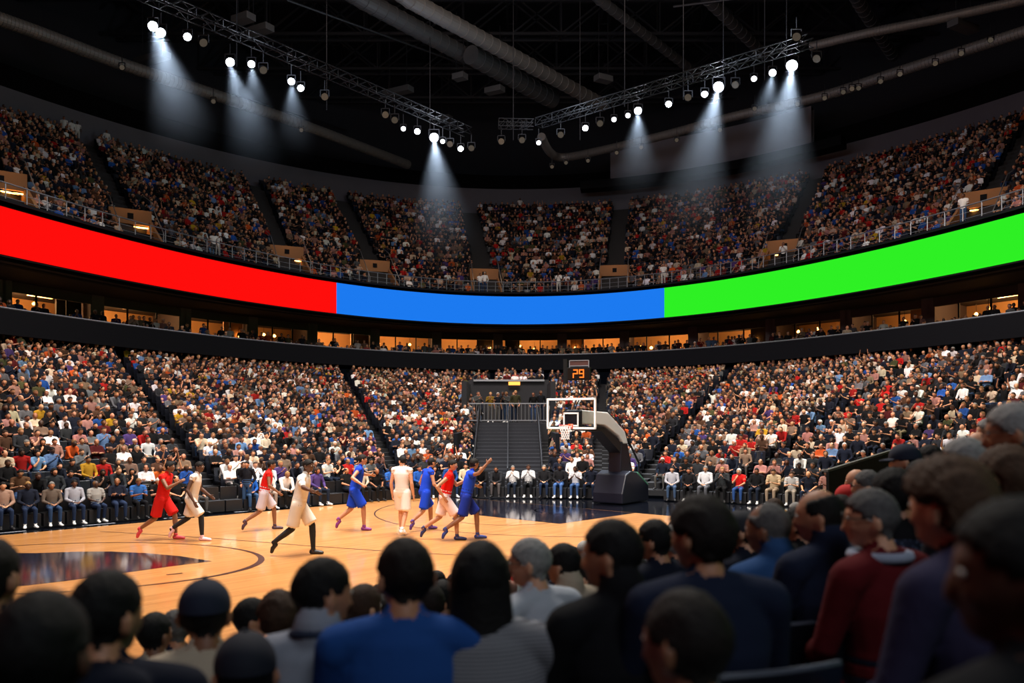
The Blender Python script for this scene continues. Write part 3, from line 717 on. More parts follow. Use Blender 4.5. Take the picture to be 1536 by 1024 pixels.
class Body:
    """accumulates labelled prims, remeshes them into one continuous surface"""
    def __init__(s): s.v = []; s.f = []; s.l = []
    def add(s, V, Fc, lab):
        o = len(s.v); s.v += [tuple(p) for p in V]; s.f += [tuple(o+i for i in q) for q in Fc]; s.l += [lab]*len(V)
    def loft(s, cs, rs, lab, n=14, side=Vector((1,0,0)), blunt=1.0):
        """cs centres, rs (rx, ry); elliptical rings normal to the path; round end caps"""
        cs = [Vector(c) for c in cs]; V = []; N = len(cs)
        def ring(c, t, rx, ry):
            a = (side-t*side.dot(t)); a = a.normalized() if a.length > .05 else t.orthogonal().normalized()
            b = t.cross(a).normalized()
            return [c+a*rx*math.cos(2*PI*k/n)+b*ry*math.sin(2*PI*k/n) for k in range(n)]
        T = [(cs[min(i+1,N-1)]-cs[max(i-1,0)]).normalized() for i in range(N)]
        rings = []
        r0 = min(rs[0]); r1 = min(rs[-1])
        for a in (.85, .5): rings.append(ring(cs[0]-T[0]*r0*a, T[0], rs[0][0]*math.sqrt(1-a*a), rs[0][1]*math.sqrt(1-a*a)))
        for i in range(N):
            rings.append(ring(cs[i], T[i], *rs[i]))
            if i < N-1:
                k = max(1, int((cs[i+1]-cs[i]).length/.06))
                for j in range(1, k):
                    w = j/k; rings.append(ring(cs[i].lerp(cs[i+1], w), T[i].lerp(T[i+1], w).normalized(), rs[i][0]+(rs[i+1][0]-rs[i][0])*w, rs[i][1]+(rs[i+1][1]-rs[i][1])*w))
        for a in (.5, .85): rings.append(ring(cs[-1]+T[-1]*r1*a*blunt, T[-1], rs[-1][0]*math.sqrt(1-a*a), rs[-1][1]*math.sqrt(1-a*a)))
        V = [p for r in rings for p in r]; m = len(rings)
        Fc = [(i*n+k, i*n+(k+1)%n, (i+1)*n+(k+1)%n, (i+1)*n+k) for i in range(m-1) for k in range(n)]
        Fc += [tuple(range(n-1,-1,-1)), tuple((m-1)*n+k for k in range(n))]
        s.add(V, Fc, lab)
    def cap(s, a, b, ra, rb, lab, n=12): s.loft([a, b], [(ra, ra), (rb, rb)], lab, n)
    def ell(s, c, r, lab, R=None, n=14, m=9, fn=None):
        V = []; Fc = []
        c = Vector(c)
        for i in range(m+1):
            ph = PI*i/m
            for k in range(n):
                p = Vector((math.sin(ph)*math.cos(2*PI*k/n), math.sin(ph)*math.sin(2*PI*k/n), math.cos(ph)))
                if fn: p = fn(p)
                q = Vector((p.x*r[0], p.y*r[1], p.z*r[2]))
                if R is not None: q = R @ q
                V.append(c+q)
        Fc = [(i*n+k, (i+1)*n+k, (i+1)*n+(k+1)%n, i*n+(k+1)%n) for i in range(m) for k in range(n)]
        s.add(V, Fc, lab)
    def remesh(s, vox, smooth=3, name='tmp'):
        me = bpy.data.meshes.new(name); me.from_pydata(s.v, [], s.f); me.update()
        o = bpy.data.objects.new(name, me); COL.objects.link(o)
        r = o.modifiers.new('r', 'REMESH'); r.mode = 'VOXEL'; r.voxel_size = vox
        sm = o.modifiers.new('s', 'SMOOTH'); sm.factor = .5; sm.iterations = smooth
        dg = bpy.context.evaluated_depsgraph_get()
        out = bpy.data.meshes.new_from_object(o.evaluated_get(dg))
        bpy.data.objects.remove(o); bpy.data.meshes.remove(me); return out

def head_fn(p):
    """unit sphere -> skull with jaw; +y is the face"""
    x, y, z = p
    if z < .1:
        t = min(1, (.1-z)/1.0)
        x *= 1-.34*t*t
        y = y*(1-.10*t) if y > 0 else y*(1-.52*t)
        if y > 0: y += .06*t
    if z > .5: x *= .97
    if y > .55 and z > -.9: x *= 1.0
    return Vector((x, y, z))

HTHR = ([-1, -.6, -.25, -.02, .12, .5, .8, 1.2], [-.50, -.50, -.36, -.02, .12, .34, .52, .60])
def hair_mask(q, style):
    """q: head coordinates in half-sizes (x, y, z)"""
    thr = float(np.interp(q[1], *HTHR))+.05*math.sin(q[0]*15+q[1]*21)+.04*math.sin(q[1]*37+q[0]*9)
    if style == 'bald': return False
    if style in ('balding',):
        return q[2] > thr and q[2] < .66-.25*q[1] and q[1] < .42
    if style == 'long': thr = float(np.interp(q[1], [-1,.1,.3,.5,.8,1.2], [-1.1,-1.1,-.4,.3,.55,.62]))
    if style == 'receding': return q[2] > thr and not (q[1] > .1 and q[2] > .5)
    return q[2] > thr

def rot_to(yaw=0, pitch=0, roll=0):
    return Matrix.Rotation(yaw, 3, 'Z') @ Matrix.Rotation(pitch, 3, 'X') @ Matrix.Rotation(roll, 3, 'Y')

def hand(b, w, d, up, lab, hi, s=1.0, curl=.5, side=1):
    """w wrist, d direction of the palm, up = back of the hand"""
    w = Vector(w); d = Vector(d).normalized(); up = Vector(up); up = (up-d*up.dot(d)).normalized(); sd = d.cross(up).normalized()*side
    L = .085*s
    b.loft([w, w+d*L*.5, w+d*L], [(.026*s,.018*s), (.038*s,.016*s), (.038*s,.014*s)], lab, 10, side=sd)
    if not hi:
        b.loft([w+d*L, w+d*(L+.045*s)-up*.015*s, w+d*(L+.06*s)-up*.045*s], [(.036*s,.012*s),(.033*s,.011*s),(.026*s,.010*s)], lab, 8, side=sd)
        b.cap(w+d*L*.3+sd*.03*s, w+d*L*.8+sd*.055*s-up*.01*s, .013*s, .011*s, lab, 7); return
    for k, (o, l) in enumerate(((.030,.070),(.010,.080),(-.010,.074),(-.030,.058))):
        a = w+d*L*.96+sd*o*s; l *= s
        p1 = a+(d*math.cos(curl*.5)-up*math.sin(curl*.5))*l*.5
        p2 = p1+(d*math.cos(curl*1.4)-up*math.sin(curl*1.4))*l*.5
        b.loft([a, p1, p2], [(.0095*s,.0095*s), (.0085*s,.0085*s), (.007*s,.007*s)], lab, 7)
    a = w+d*L*.25+sd*.03*s
    p1 = a+(d*.6+sd*.8).normalized()*.038*s; p2 = p1+(d*.9+sd*.3-up*.3).normalized()*.032*s
    b.loft([a, p1, p2], [(.013*s,.012*s),(.011*s,.011*s),(.008*s,.008*s)], lab, 7)

class Person: pass
def build_person(pose, vox=.022, hi=False, style='short', sleeves='long', fat=1.0, head=(0,0,0), lean=0.0, face=True, hairscale=1.0, shorts=False, collar=False, hood=False, hs=1.0):
    """pose: dict of joints in local metres (+Y forward). Returns Person with mesh parts"""
    b = Body(); J = {k: Vector(v) for k, v in pose.items()}
    arm = SHIRT; fore = SHIRT if sleeves == 'long' else SKIN
    if sleeves == 'none': arm = SKIN
    # legs
    for sd in 'LR':
        h, k, a, t = J['hip'+sd], J['knee'+sd], J['ank'+sd], J['toe'+sd]
        lg = SKIN if shorts else TROUS
        if shorts:
            m = h.lerp(k, .88); b.loft([h, h.lerp(k,.5), m], [(.106*fat,.102*fat), (.110,.106), (.116,.112)], TROUS, 16, blunt=.12)
        b.loft([h, h.lerp(k,.5), k], [(.088*fat,.088*fat), (.076*fat,.076*fat), (.056,.056)], lg, 12)
        b.loft([k, k.lerp(a,.3), a], [(.056,.056), (.055,.055), (.036,.036)], lg, 12)
        f = (t-a); hl = a-Vector((f.x,f.y,0)).normalized()*.035 if Vector((f.x,f.y,0)).length > .01 else a
        heel = Vector((hl.x, hl.y, hl.z-.045)) if not pose.get('flat') else hl
        sole = Vector((0,0,-.03))
        b.loft([heel, a.lerp(t,.5)+sole*.6, t], [(.038,.035), (.044,.036), (.040,.026)], SHOE, 10)
        b.cap(a, heel, .040, .036, SHOE)
    # trunk
    P, C, Nk = J['pelvis'], J['chest'], J['neck']
    side = (J['shR']-J['shL']).normalized()
    hip_side = (J['hipR']-J['hipL']).normalized()
    b.loft([P+(C-P)*-.10, P, P+(C-P)*.16], [(.150*fat,.115*fat), (.162*fat,.122*fat), (.155*fat,.115*fat)], TROUS, 18, side=hip_side)
    b.loft([P+(C-P)*.10, P+(C-P)*.45, P+(C-P)*.8, C, C+(Nk-C)*.52, C+(Nk-C)*.80], [(.158*fat,.122*fat), (.152*fat,.118*fat), (.172*fat,.120*fat), (.186,.114), (.158,.096), (.082,.070)], SHIRT, 18, side=side, blunt=.25)
    for sd, sg in (('L',-1), ('R',1)):
        s_, e, w = J['sh'+sd], J['el'+sd], J['wr'+sd]
        b.loft([C+(Nk-C)*.62+side*sg*.04, s_+Vector((0,0,.008))], [(.072,.072), (.062,.062)], SHIRT, 12)
        k = 1.0 if arm == SHIRT else .82
        if arm == SHIRT and fore == SKIN:
            b.loft([s_, s_.lerp(e,.62)], [(.062*fat,.062*fat), (.060,.060)], SHIRT, 12); b.loft([s_.lerp(e,.4), e], [(.043,.043), (.038,.038)], SKIN, 10)
        else: b.loft([s_, s_.lerp(e,.5), e], [(.060*k*fat,.060*k*fat), (.054*k,.054*k), (.044*k,.044*k)], arm, 12)
        kf = 1.12 if fore == SHIRT else 1
        b.loft([e, e.lerp(w,.35), w], [(.041*kf,.041*kf), (.041*kf,.041*kf), (.027*kf,.025*kf)], fore, 10)
        hd = J.get('hand'+sd) or (w-e)
        hand(b, w, hd, J.get('back'+sd) or Vector((0,0,1)), SKIN, hi, side=(1 if sd == 'L' else -1))
    # neck + head
    H = J['head']; hx, hy, hz = .080*hs, .099*hs, .116*hs
    b.loft([C+(Nk-C)*.7, Nk, H+Vector((0,-.012,-.055))], [(.060,.060), (.055,.056), (.054,.058)], SKIN, 14)
    R = rot_to(*head)
    nseg, mseg = (28, 18) if hi else (18, 12)
    b.ell(H, (hx, hy, hz), 9, R, nseg, mseg, head_fn)          # 9: head, split into skin/hair below
    b.ell(H+R@Vector((0, .050, -.062))*hs, (.045*hs, .040*hs, .040*hs), 9, R, 12, 8)        # chin
    b.ell(H+R@Vector((0, .094, -.018))*hs, (.013*hs, .020*hs, .026*hs), 9, R, 10, 8)        # nose
    b.ell(H+R@Vector((0, .103, -.034))*hs, (.017*hs, .014*hs, .010*hs), 9, R, 10, 6)
    if hi:
        b.ell(H+R@Vector((0, .083, .030))*hs, (.050*hs, .014*hs, .010*hs), 9, R, 12, 6)     # brow
        for sg in (-1, 1): b.ell(H+R@Vector((sg*.040, .066, -.022))*hs, (.022*hs,.020*hs,.022*hs), 9, R, 10, 6)   # cheek
    for sg in (-1, 1):
        b.ell(H+R@Vector((sg*.087, -.012, -.012))*hs, (.010*hs, .022*hs, .034*hs), SKIN+20, R @ Matrix.Rotation(sg*.45, 3, 'Z'), 10, 8)   # ear
    if collar:
        b.loft([C+(Nk-C)*.72, C+(Nk-C)*1.05+Vector((0,-.012,.012))], [(.082,.080), (.074,.074)], SHIRT, 14)
    if hood:
        b.ell(C+(Nk-C)*.62+Vector((0,-.085,.01)), (.13,.07,.07), SHIRT, None, 14, 8)
    me = b.remesh(vox, 3 if not hi else 3)
    n = len(me.vertices); co = np.empty(n*3, np.float32); me.vertices.foreach_get('co', co); co = co.reshape(-1, 3)
    kd = kdtree.KDTree(len(b.v))
    for i, p in enumerate(b.v): kd.insert(p, i)
    kd.balance()
    Ri = R.inverted(); lab = np.zeros(n, int); thr = {}
    for i in range(n):
        l = b.l[kd.find(co[i])[1]]
        if l == 9:
            q = Ri @ (Vector(co[i])-H); qq = (q.x/hx, q.y/hy, q.z/hz)
            l = HAIR if hair_mask(qq, style) else SKIN
            if l == SKIN and hi and abs(q.x) < .024 and q.y > .06 and -.076 < q.z < -.062: l = LIP
        elif l >= 20: l = SKIN
        lab[i] = l
    r = Person(); r.me = me; r.co = co; r.lab = lab; r.H = H; r.R = R; r.style = style; r.hs = hs; r.hi = hi; r.J = J
    return r

def vnormals(me):
    n = len(me.vertices); a = np.empty(n*3, np.float32); me.vertices.foreach_get('normal', a); return a.reshape(-1, 3)
def face_labels(r):
    out = []
    for p in r.me.polygons:
        ls = [r.lab[i] for i in p.vertices]; out.append(max(set(ls), key=ls.count))
    return out
def merged_mesh(r, name):
    """one mesh, region materials (small figures)"""
    fl = face_labels(r); r.me.name = name
    # hair and clothes slightly fuller
    nr = vnormals(r.me); off = np.where(r.lab == HAIR, .014, 0)[:, None]; 
    r.me.vertices.foreach_set('co', (r.co+nr*off).ravel())
    r.me.materials.clear()
    for m in PM: r.me.materials.append(m)
    r.me.polygons.foreach_set('material_index', fl); r.me.polygons.foreach_set('use_smooth', [True]*len(fl)); r.me.update(); return r.me
def shell(r, label, off, name, mat, grow=1, rough=0.0, inset=.006):
    """closed garment / hair shell over the region of one label"""
    me = r.me; fl = [any(r.lab[i] == label for i in p.vertices) for p in me.polygons]
    F_ = [tuple(p.vertices) for p, k in zip(me.polygons, fl) if k]
    if not F_: return None
    used = sorted({i for f in F_ for i in f}); mp = {i: j for j, i in enumerate(used)}; nr = vnormals(me)
    ed = {}
    for f in F_:
        for a, b in zip(f, f[1:]+f[:1]): ed[(a, b)] = ed.get((a, b), 0)+1
    bd = [(a, b) for (a, b) in ed if (b, a) not in ed]; bset = {i for e in bd for i in e}
    V = []
    for i in used:
        o = off*((.12 if label == HAIR else .45) if i in bset else 1)
        if label == HAIR and r.style in ('short', 'balding', 'receding', 'cap'):
            zz = ((r.R.inverted() @ (Vector(r.co[i])-r.H)).z)/.116; o *= min(1.0, max(.25, .55+zz*.8))
        if rough: o += rough*(math.sin(r.co[i][0]*190+r.co[i][2]*90)*math.sin(r.co[i][1]*170-r.co[i][2]*130))
        V.append(tuple(r.co[i]+nr[i]*o))
    n0 = len(V); bl = sorted(bset); bm = {i: n0+j for j, i in enumerate(bl)}
    V += [tuple(r.co[i]-nr[i]*inset) for i in bl]
    Fc = [tuple(mp[i] for i in f) for f in F_]+[(mp[b], mp[a], bm[a], bm[b]) for a, b in bd]
    m = bpy.data.meshes.new(name); m.from_pydata(V, [], Fc); m.materials.append(mat)
    m.polygons.foreach_set('use_smooth', [True]*len(Fc)); m.update(); return m

TONES = ('skin_tone', 'hair_tone', 'shirt_tone', 'trouser_tone', 'shoe_tone')
def set_tones(o, tones):
    for k, v in zip(TONES, tones): o[k] = [float(v[0]), float(v[1]), float(v[2]), 1.0]
def place(o, loc, rz, s):
    o.location = loc; o.rotation_euler.z = rz; o.scale = (s, s, s)
PARTCACHE = {}
def parts_of(r, key, extra=()):
    """body (one continuous surface) + clothing / hair shells"""
    if key in PARTCACHE: return PARTCACHE[key]
    L = []
    th = {'short': .010, 'receding': .008, 'balding': .008, 'long': .016, 'curly': .034, 'wavy': .022, 'buzz': .005, 'bald': 0, 'cap': .010}.get(r.style, .012)
    if r.style == 'buzz': pass
    hm = shell(r, HAIR, th, 'hair', M['hair'], rough=.008 if r.style == 'curly' else (.005 if r.style == 'wavy' else .0028)) if th else None
    if hm: L.append(('hair', hm))
    for lb, off, nm, mt in ((SHIRT, .006, 'shirt', M['shirt']), (TROUS, .006, 'trousers', M['trousers'])):
        s = shell(r, lb, off, nm, mt)
        if s: L.append((nm, s))
    lb = r.lab.copy()
    for sg in (-1, 1):
        r.lab = np.where((lb == SHOE) & (r.co[:,0]*sg > 0), 60, lb); s = shell(r, 60, .005, 'shoe', M['shoe'])
        if s: L.append(('shoe', s))
    r.lab = lb
    # the skin body keeps its whole surface
    body = r.me; body.name = 'person_body'; body.materials.clear(); body.materials.append(M['skin']); body.materials.append(M['lip'])
    body.polygons.foreach_set('material_index', [1 if all(r.lab[i] == LIP for i in p.vertices) else 0 for p in body.polygons])
    body.polygons.foreach_set('use_smooth', [True]*len(body.polygons)); body.update()
    for nm, g, mt in extra: L.append((nm, g))
    PARTCACHE[key] = (body, L); return PARTCACHE[key]
def make_person(body, L, loc, rz, s, tones):
    o = bpy.data.objects.new('person', body); COL.objects.link(o); place(o, loc, rz, s); set_tones(o, tones)
    for nm, me in L:
        c = bpy.data.objects.new(nm, me); COL.objects.link(c); c.parent = o; set_tones(c, tones)
    return o

# ---------------------------------------------------------------- seated / standing poses (local metres, +Y forward)
def seated(arms='lap', lean=.0, spread=.13, tuck=0.0, twist=0.0):
    J = dict(pelvis=(0,-.02,.55), chest=(0,-.05,.94), neck=(0,-.05,1.09), head=(0,-.015,1.205), shL=(-.20,-.05,1.00), shR=(.20,-.05,1.00),
             hipL=(-.095,.02,.54), hipR=(.095,.02,.54), kneeL=(-spread,.43,.53), kneeR=(spread,.43,.53), ankL=(-spread,.42-tuck,.10), ankR=(spread,.42-tuck*.5,.10),
             toeL=(-spread-.03,.60-tuck,.045), toeR=(spread+.03,.60-tuck*.5,.045))
    A = dict(
     lap=dict(elL=(-.25,.04,.74), elR=(.25,.04,.74), wrL=(-.10,.24,.665), wrR=(.10,.24,.665), handL=(.7,.7,-.15), handR=(-.7,.7,-.15)),
     clap=dict(elL=(-.25,.08,.78), elR=(.25,.08,.78), wrL=(-.06,.28,.93), wrR=(.06,.28,.95), handL=(.3,.4,.9), handR=(-.3,.4,.9), backL=(-1,0,.2), backR=(1,0,.2)),
     face=dict(elL=(-.22,.12,.78), elR=(.20,.20,.80), wrL=(-.05,.27,.70), wrR=(.07,.19,.98), handL=(.9,.3,0), handR=(-.3,-.35,.8), backR=(0,1,.2)),
     phone=dict(elL=(-.24,.10,.76), elR=(.24,.10,.76), wrL=(-.07,.32,.86), wrR=(.06,.33,.86), handL=(.5,.7,.3), handR=(-.5,.7,.3)),
     cross=dict(elL=(-.25,.06,.78), elR=(.25,.06,.78), wrL=(.05,.17,.82), wrR=(-.05,.20,.79), handL=(.9,0,.1), handR=(-.9,0,.1), backL=(0,1,0), backR=(0,1,0)),
     up=dict(elL=(-.30,.05,1.20), elR=(.30,.05,1.20), wrL=(-.24,.06,1.46), wrR=(.24,.06,1.46), handL=(.1,0,1), handR=(-.1,0,1), backL=(0,-1,0), backR=(0,-1,0)),
     thigh=dict(elL=(-.28,.02,.76), elR=(.28,.02,.76), wrL=(-.15,.26,.655), wrR=(.15,.26,.655), handL=(.1,1,-.15), handR=(-.1,1,-.15)),
     knees=dict(elL=(-.20,.30,.66), elR=(.20,.30,.66), wrL=(-.05,.46,.62), wrR=(.05,.46,.62), handL=(.4,.8,-.3), handR=(-.4,.8,-.3)))[arms]
    J.update(A)
    if lean or twist:
        up = [k for k in J if k in ('chest','neck','head','shL','shR') or (k[:2] in ('el','wr') and arms != 'knees')]
        piv = Vector((0,-.02,.55)); R = Matrix.Rotation(-lean, 3, 'X')
        for k in up: J[k] = piv+R@(Vector(J[k])-piv)
    return J
def standing(arms='down', h=1.0):
    J = dict(pelvis=(0,0,.95), chest=(0,-.01,1.34), neck=(0,0,1.50), head=(0,.03,1.62), shL=(-.20,0,1.41), shR=(.20,0,1.41),
             hipL=(-.095,0,.93), hipR=(.095,0,.93), kneeL=(-.11,.03,.51), kneeR=(.11,.03,.51), ankL=(-.12,0,.09), ankR=(.12,0,.09), toeL=(-.15,.17,.035), toeR=(.15,.17,.035))
    A = dict(
     down=dict(elL=(-.25,-.03,1.13), elR=(.25,-.03,1.13), wrL=(-.26,.04,.88), wrR=(.26,.04,.88), backL=(-1,0,0), backR=(1,0,0)),
     clap=dict(elL=(-.25,.08,1.18), elR=(.25,.08,1.18), wrL=(-.06,.28,1.32), wrR=(.06,.28,1.34), handL=(.3,.4,.9), handR=(-.3,.4,.9)),
     up=dict(elL=(-.32,.03,1.60), elR=(.32,.03,1.60), wrL=(-.26,.05,1.86), wrR=(.26,.05,1.86)),
     pocket=dict(elL=(-.28,-.05,1.14), elR=(.28,-.05,1.14), wrL=(-.20,.08,.95), wrR=(.20,.08,.95)))[arms]
    J.update(A); return J

VARIANTS = []    # (pose, style, sleeves, fat, head)
VS = [(seated('lap'), 'short', 'long', 1.0, (0,0,0)), (seated('clap'), 'short', 'long', 1.05, (.25,0,0)), (seated('face', .12), 'long', 'short', .95, (-.2,0,0)),
      (seated('phone', .15), 'short', 'short', 1.0, (.1,-.3,0)), (seated('cross'), 'receding', 'long', 1.12, (-.3,0,0)), (seated('thigh', .05, .17), 'long', 'long', .92, (.3,0,.1)),
      (seated('knees', .42, .15), 'short', 'long', 1.05, (0,.1,0)), (seated('lap', -.05, .10, .1), 'balding', 'short', 1.1, (.5,0,0)),
      (seated('clap', .1), 'long', 'short', .95, (-.5,0,0)), (seated('thigh', .2), 'bald', 'short', 1.1, (-.1,0,0)), (seated('up'), 'short', 'short', 1.0, (0,.1,0)),
      (standing('clap'), 'short', 'long', 1.0, (0,0,0)), (standing('down'), 'short', 'short', 1.0, (.2,0,0)), (standing('pocket'), 'long', 'long', .95, (0,0,0))]
HAIRNAME = ['short hair','short hair','long hair','short hair','thinning hair','long hair','short hair','balding head','long hair','shaved head','short hair','short hair','short hair','long hair']
POSENAME = ['hands in lap','clapping','hand at face','looking at hands','arms crossed','hands on thighs','elbows on knees','hands in lap','clapping','leaning forward','arms raised','standing','standing','standing']
NSEAT = 11
CROWD_ME = []; FINE = {}
for i, (ps, st, sl, ft, hd) in enumerate(VS):
    r = build_person(ps, .026, False, st, sl, ft, hd); r.me.name = 'spectator'; CROWD_ME.append(merged_mesh(r, 'spectator'))
def fine_variant(i):
    if i not in FINE:
        ps, st, sl, ft, hd = VS[i]
        r = build_person(ps, .015, True, st, sl, ft, hd); FINE[i] = parts_of(r, ('v', i))
    return FINE[i]

# ---------------------------------------------------------------- colours
SHIRTS = [(27,'black',(16,16,20)), (19,'navy',(24,30,48)), (11,'dark grey',(46,48,54)), (7,'grey',(104,106,112)), (9,'white',(222,220,220)), (3.5,'cream',(190,172,150)), (4,'beige',(140,116,96)),
          (3,'pink',(190,134,124)), (4,'red',(190,28,26)), (3,'maroon',(96,24,28)), (4,'blue',(36,88,178)), (2,'light blue',(112,150,200)), (1.2,'orange',(214,92,36)), (.8,'yellow',(214,168,40)), (2,'olive',(84,84,52)), (3,'brown',(92,62,44)), (1.5,'purple',(78,58,120))]
TROUSERS = [(5,'dark jeans',(30,42,66)), (3,'blue jeans',(46,72,112)), (5,'black trousers',(16,17,20)), (2,'grey trousers',(96,94,92)), (1,'khaki trousers',(140,122,96))]
SKINS = [(4,(196,136,102)), (4,(208,150,116)), (3,(176,116,84)), (3,(140,90,62)), (2,(96,60,42)), (1,(66,42,32))]
HAIRS = [(6,'dark',(20,16,15)), (4,'brown',(52,34,24)), (2,'light brown',(110,78,48)), (1.6,'grey',(120,118,116)), (.6,'white',(190,188,184)), (.8,'blond',(150,116,70))]
def pick(L, r): return r.choices(L, [x[0] for x in L])[0]
rc = random.Random(21)
def rand_look(rnd, dim=1.0):
    s, t, k, h = pick(SHIRTS, rnd), pick(TROUSERS, rnd), pick(SKINS, rnd), pick(HAIRS, rnd)
    sh = (235,235,235) if rnd.random() < .35 else (24,24,28)
    dk = 1.0 if s[1] in ('white','cream') else .82
    def j(c, a=.14):
        k = 1+rnd.uniform(-a, a); return tuple(max(2, min(250, v*k*(1+rnd.uniform(-.03, .03)))) for v in c)
    return dict(shirt=s[1], trousers=t[1], hair=h[1], tones=(srgb(*j(k[1],.06)), srgb(*h[2]), srgb(*[v*dk for v in j(s[2])]), srgb(*[v*.8 for v in j(t[2])]), srgb(*sh)))
# ---------------------------------------------------------------- courtside front row on the floor
front = []
def walk(pts, pitch):
    L = [0]
    for a, b in zip(pts, pts[1:]): L.append(L[-1]+math.dist(a, b))
    n = int(L[-1]/pitch)
    for k in range(n):
        s = (k+.5)*pitch; x = float(np.interp(s, L, [p[0] for p in pts])); y = float(np.interp(s, L, [p[1] for p in pts]))
        x2 = float(np.interp(s+.2, L, [p[0] for p in pts])); y2 = float(np.interp(s+.2, L, [p[1] for p in pts]))
        yield x, y, math.atan2(-(y2-y), -(x2-x))
_c = [inner_s(p) for p in np.linspace(-60, 1330, 160)]
_c = [(x*(1-.85/math.hypot(x, y)), y*(1-.85/math.hypot(x, y))) for x, y in _c]
for x, y, r in walk(_c, .66):
    px = PX0+F*x/y
    if 893 < px < 985: continue            # behind the stanchion
    front.append(dict(x=x, y=y, z=0.0, rot=r, kind='front', row=-1, px=px, empty=(300 < px < 352 or 478 < px < 512 or 985 < px < 1000)))

FILL = {'low': .93, 'up': .93, 'near': .92}
rs = random.Random(5)
people = []
for s in seats:
    if rs.random() < FILL[s['kind']]: people.append(s)
    s['px'] = PX0+F*s['x']/s['y'] if s['y'] > 1 else -9999
for s in people:
    v = rs.choices(range(NSEAT), [5,3,3,3,3,3,3,2,3,2,.35])[0]
    v = 3 if (v == 10 and s['kind'] == 'near') else v; s['var'] = v; s['look'] = rand_look(rs); s['sc'] = rs.uniform(.95, 1.06); s['jr'] = rs.uniform(-.25, .25)
    s['x'] += rs.uniform(-.04,.04); s['y'] += rs.uniform(-.04,.04)
# suite guests, deck-edge and platform standers
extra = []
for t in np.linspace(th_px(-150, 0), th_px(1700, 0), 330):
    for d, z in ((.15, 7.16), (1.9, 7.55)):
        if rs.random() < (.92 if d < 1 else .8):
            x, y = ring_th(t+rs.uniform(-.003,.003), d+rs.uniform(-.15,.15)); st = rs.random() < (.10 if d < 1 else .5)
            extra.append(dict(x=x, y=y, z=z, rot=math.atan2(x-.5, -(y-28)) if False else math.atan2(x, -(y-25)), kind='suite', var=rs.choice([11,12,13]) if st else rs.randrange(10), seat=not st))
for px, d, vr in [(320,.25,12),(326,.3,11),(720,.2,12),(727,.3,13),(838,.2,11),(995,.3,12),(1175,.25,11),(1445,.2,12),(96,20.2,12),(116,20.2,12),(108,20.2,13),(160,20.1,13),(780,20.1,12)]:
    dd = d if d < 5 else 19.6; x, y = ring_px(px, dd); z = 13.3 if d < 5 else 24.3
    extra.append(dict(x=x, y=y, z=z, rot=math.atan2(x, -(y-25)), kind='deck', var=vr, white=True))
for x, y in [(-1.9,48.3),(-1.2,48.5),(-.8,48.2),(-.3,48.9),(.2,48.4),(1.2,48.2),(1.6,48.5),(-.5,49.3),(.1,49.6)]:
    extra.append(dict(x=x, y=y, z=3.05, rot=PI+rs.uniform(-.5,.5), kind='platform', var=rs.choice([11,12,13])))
for s in extra:
    s['look'] = rand_look(rs); t = list(s['look']['tones']); t[2] = tuple(c*.35 for c in t[2][:3])+(1,); t[0] = tuple(c*.6 for c in t[0][:3])+(1,); s['look']['tones'] = tuple(t); s['sc'] = rs.uniform(.96,1.05); s['jr'] = rs.uniform(-.4,.4); s['px'] = PX0+F*s['x']/s['y']; s['row'] = 0  # shade put into the shirt and skin tones, so these figures read as silhouettes
    if s.get('white'): t = list(s['look']['tones']); t[2] = srgb(225,222,220); t[3] = srgb(200,196,190) if rs.random() < .5 else t[3]; s['look']['tones'] = tuple(t); s['look']['shirt'] = 'white'

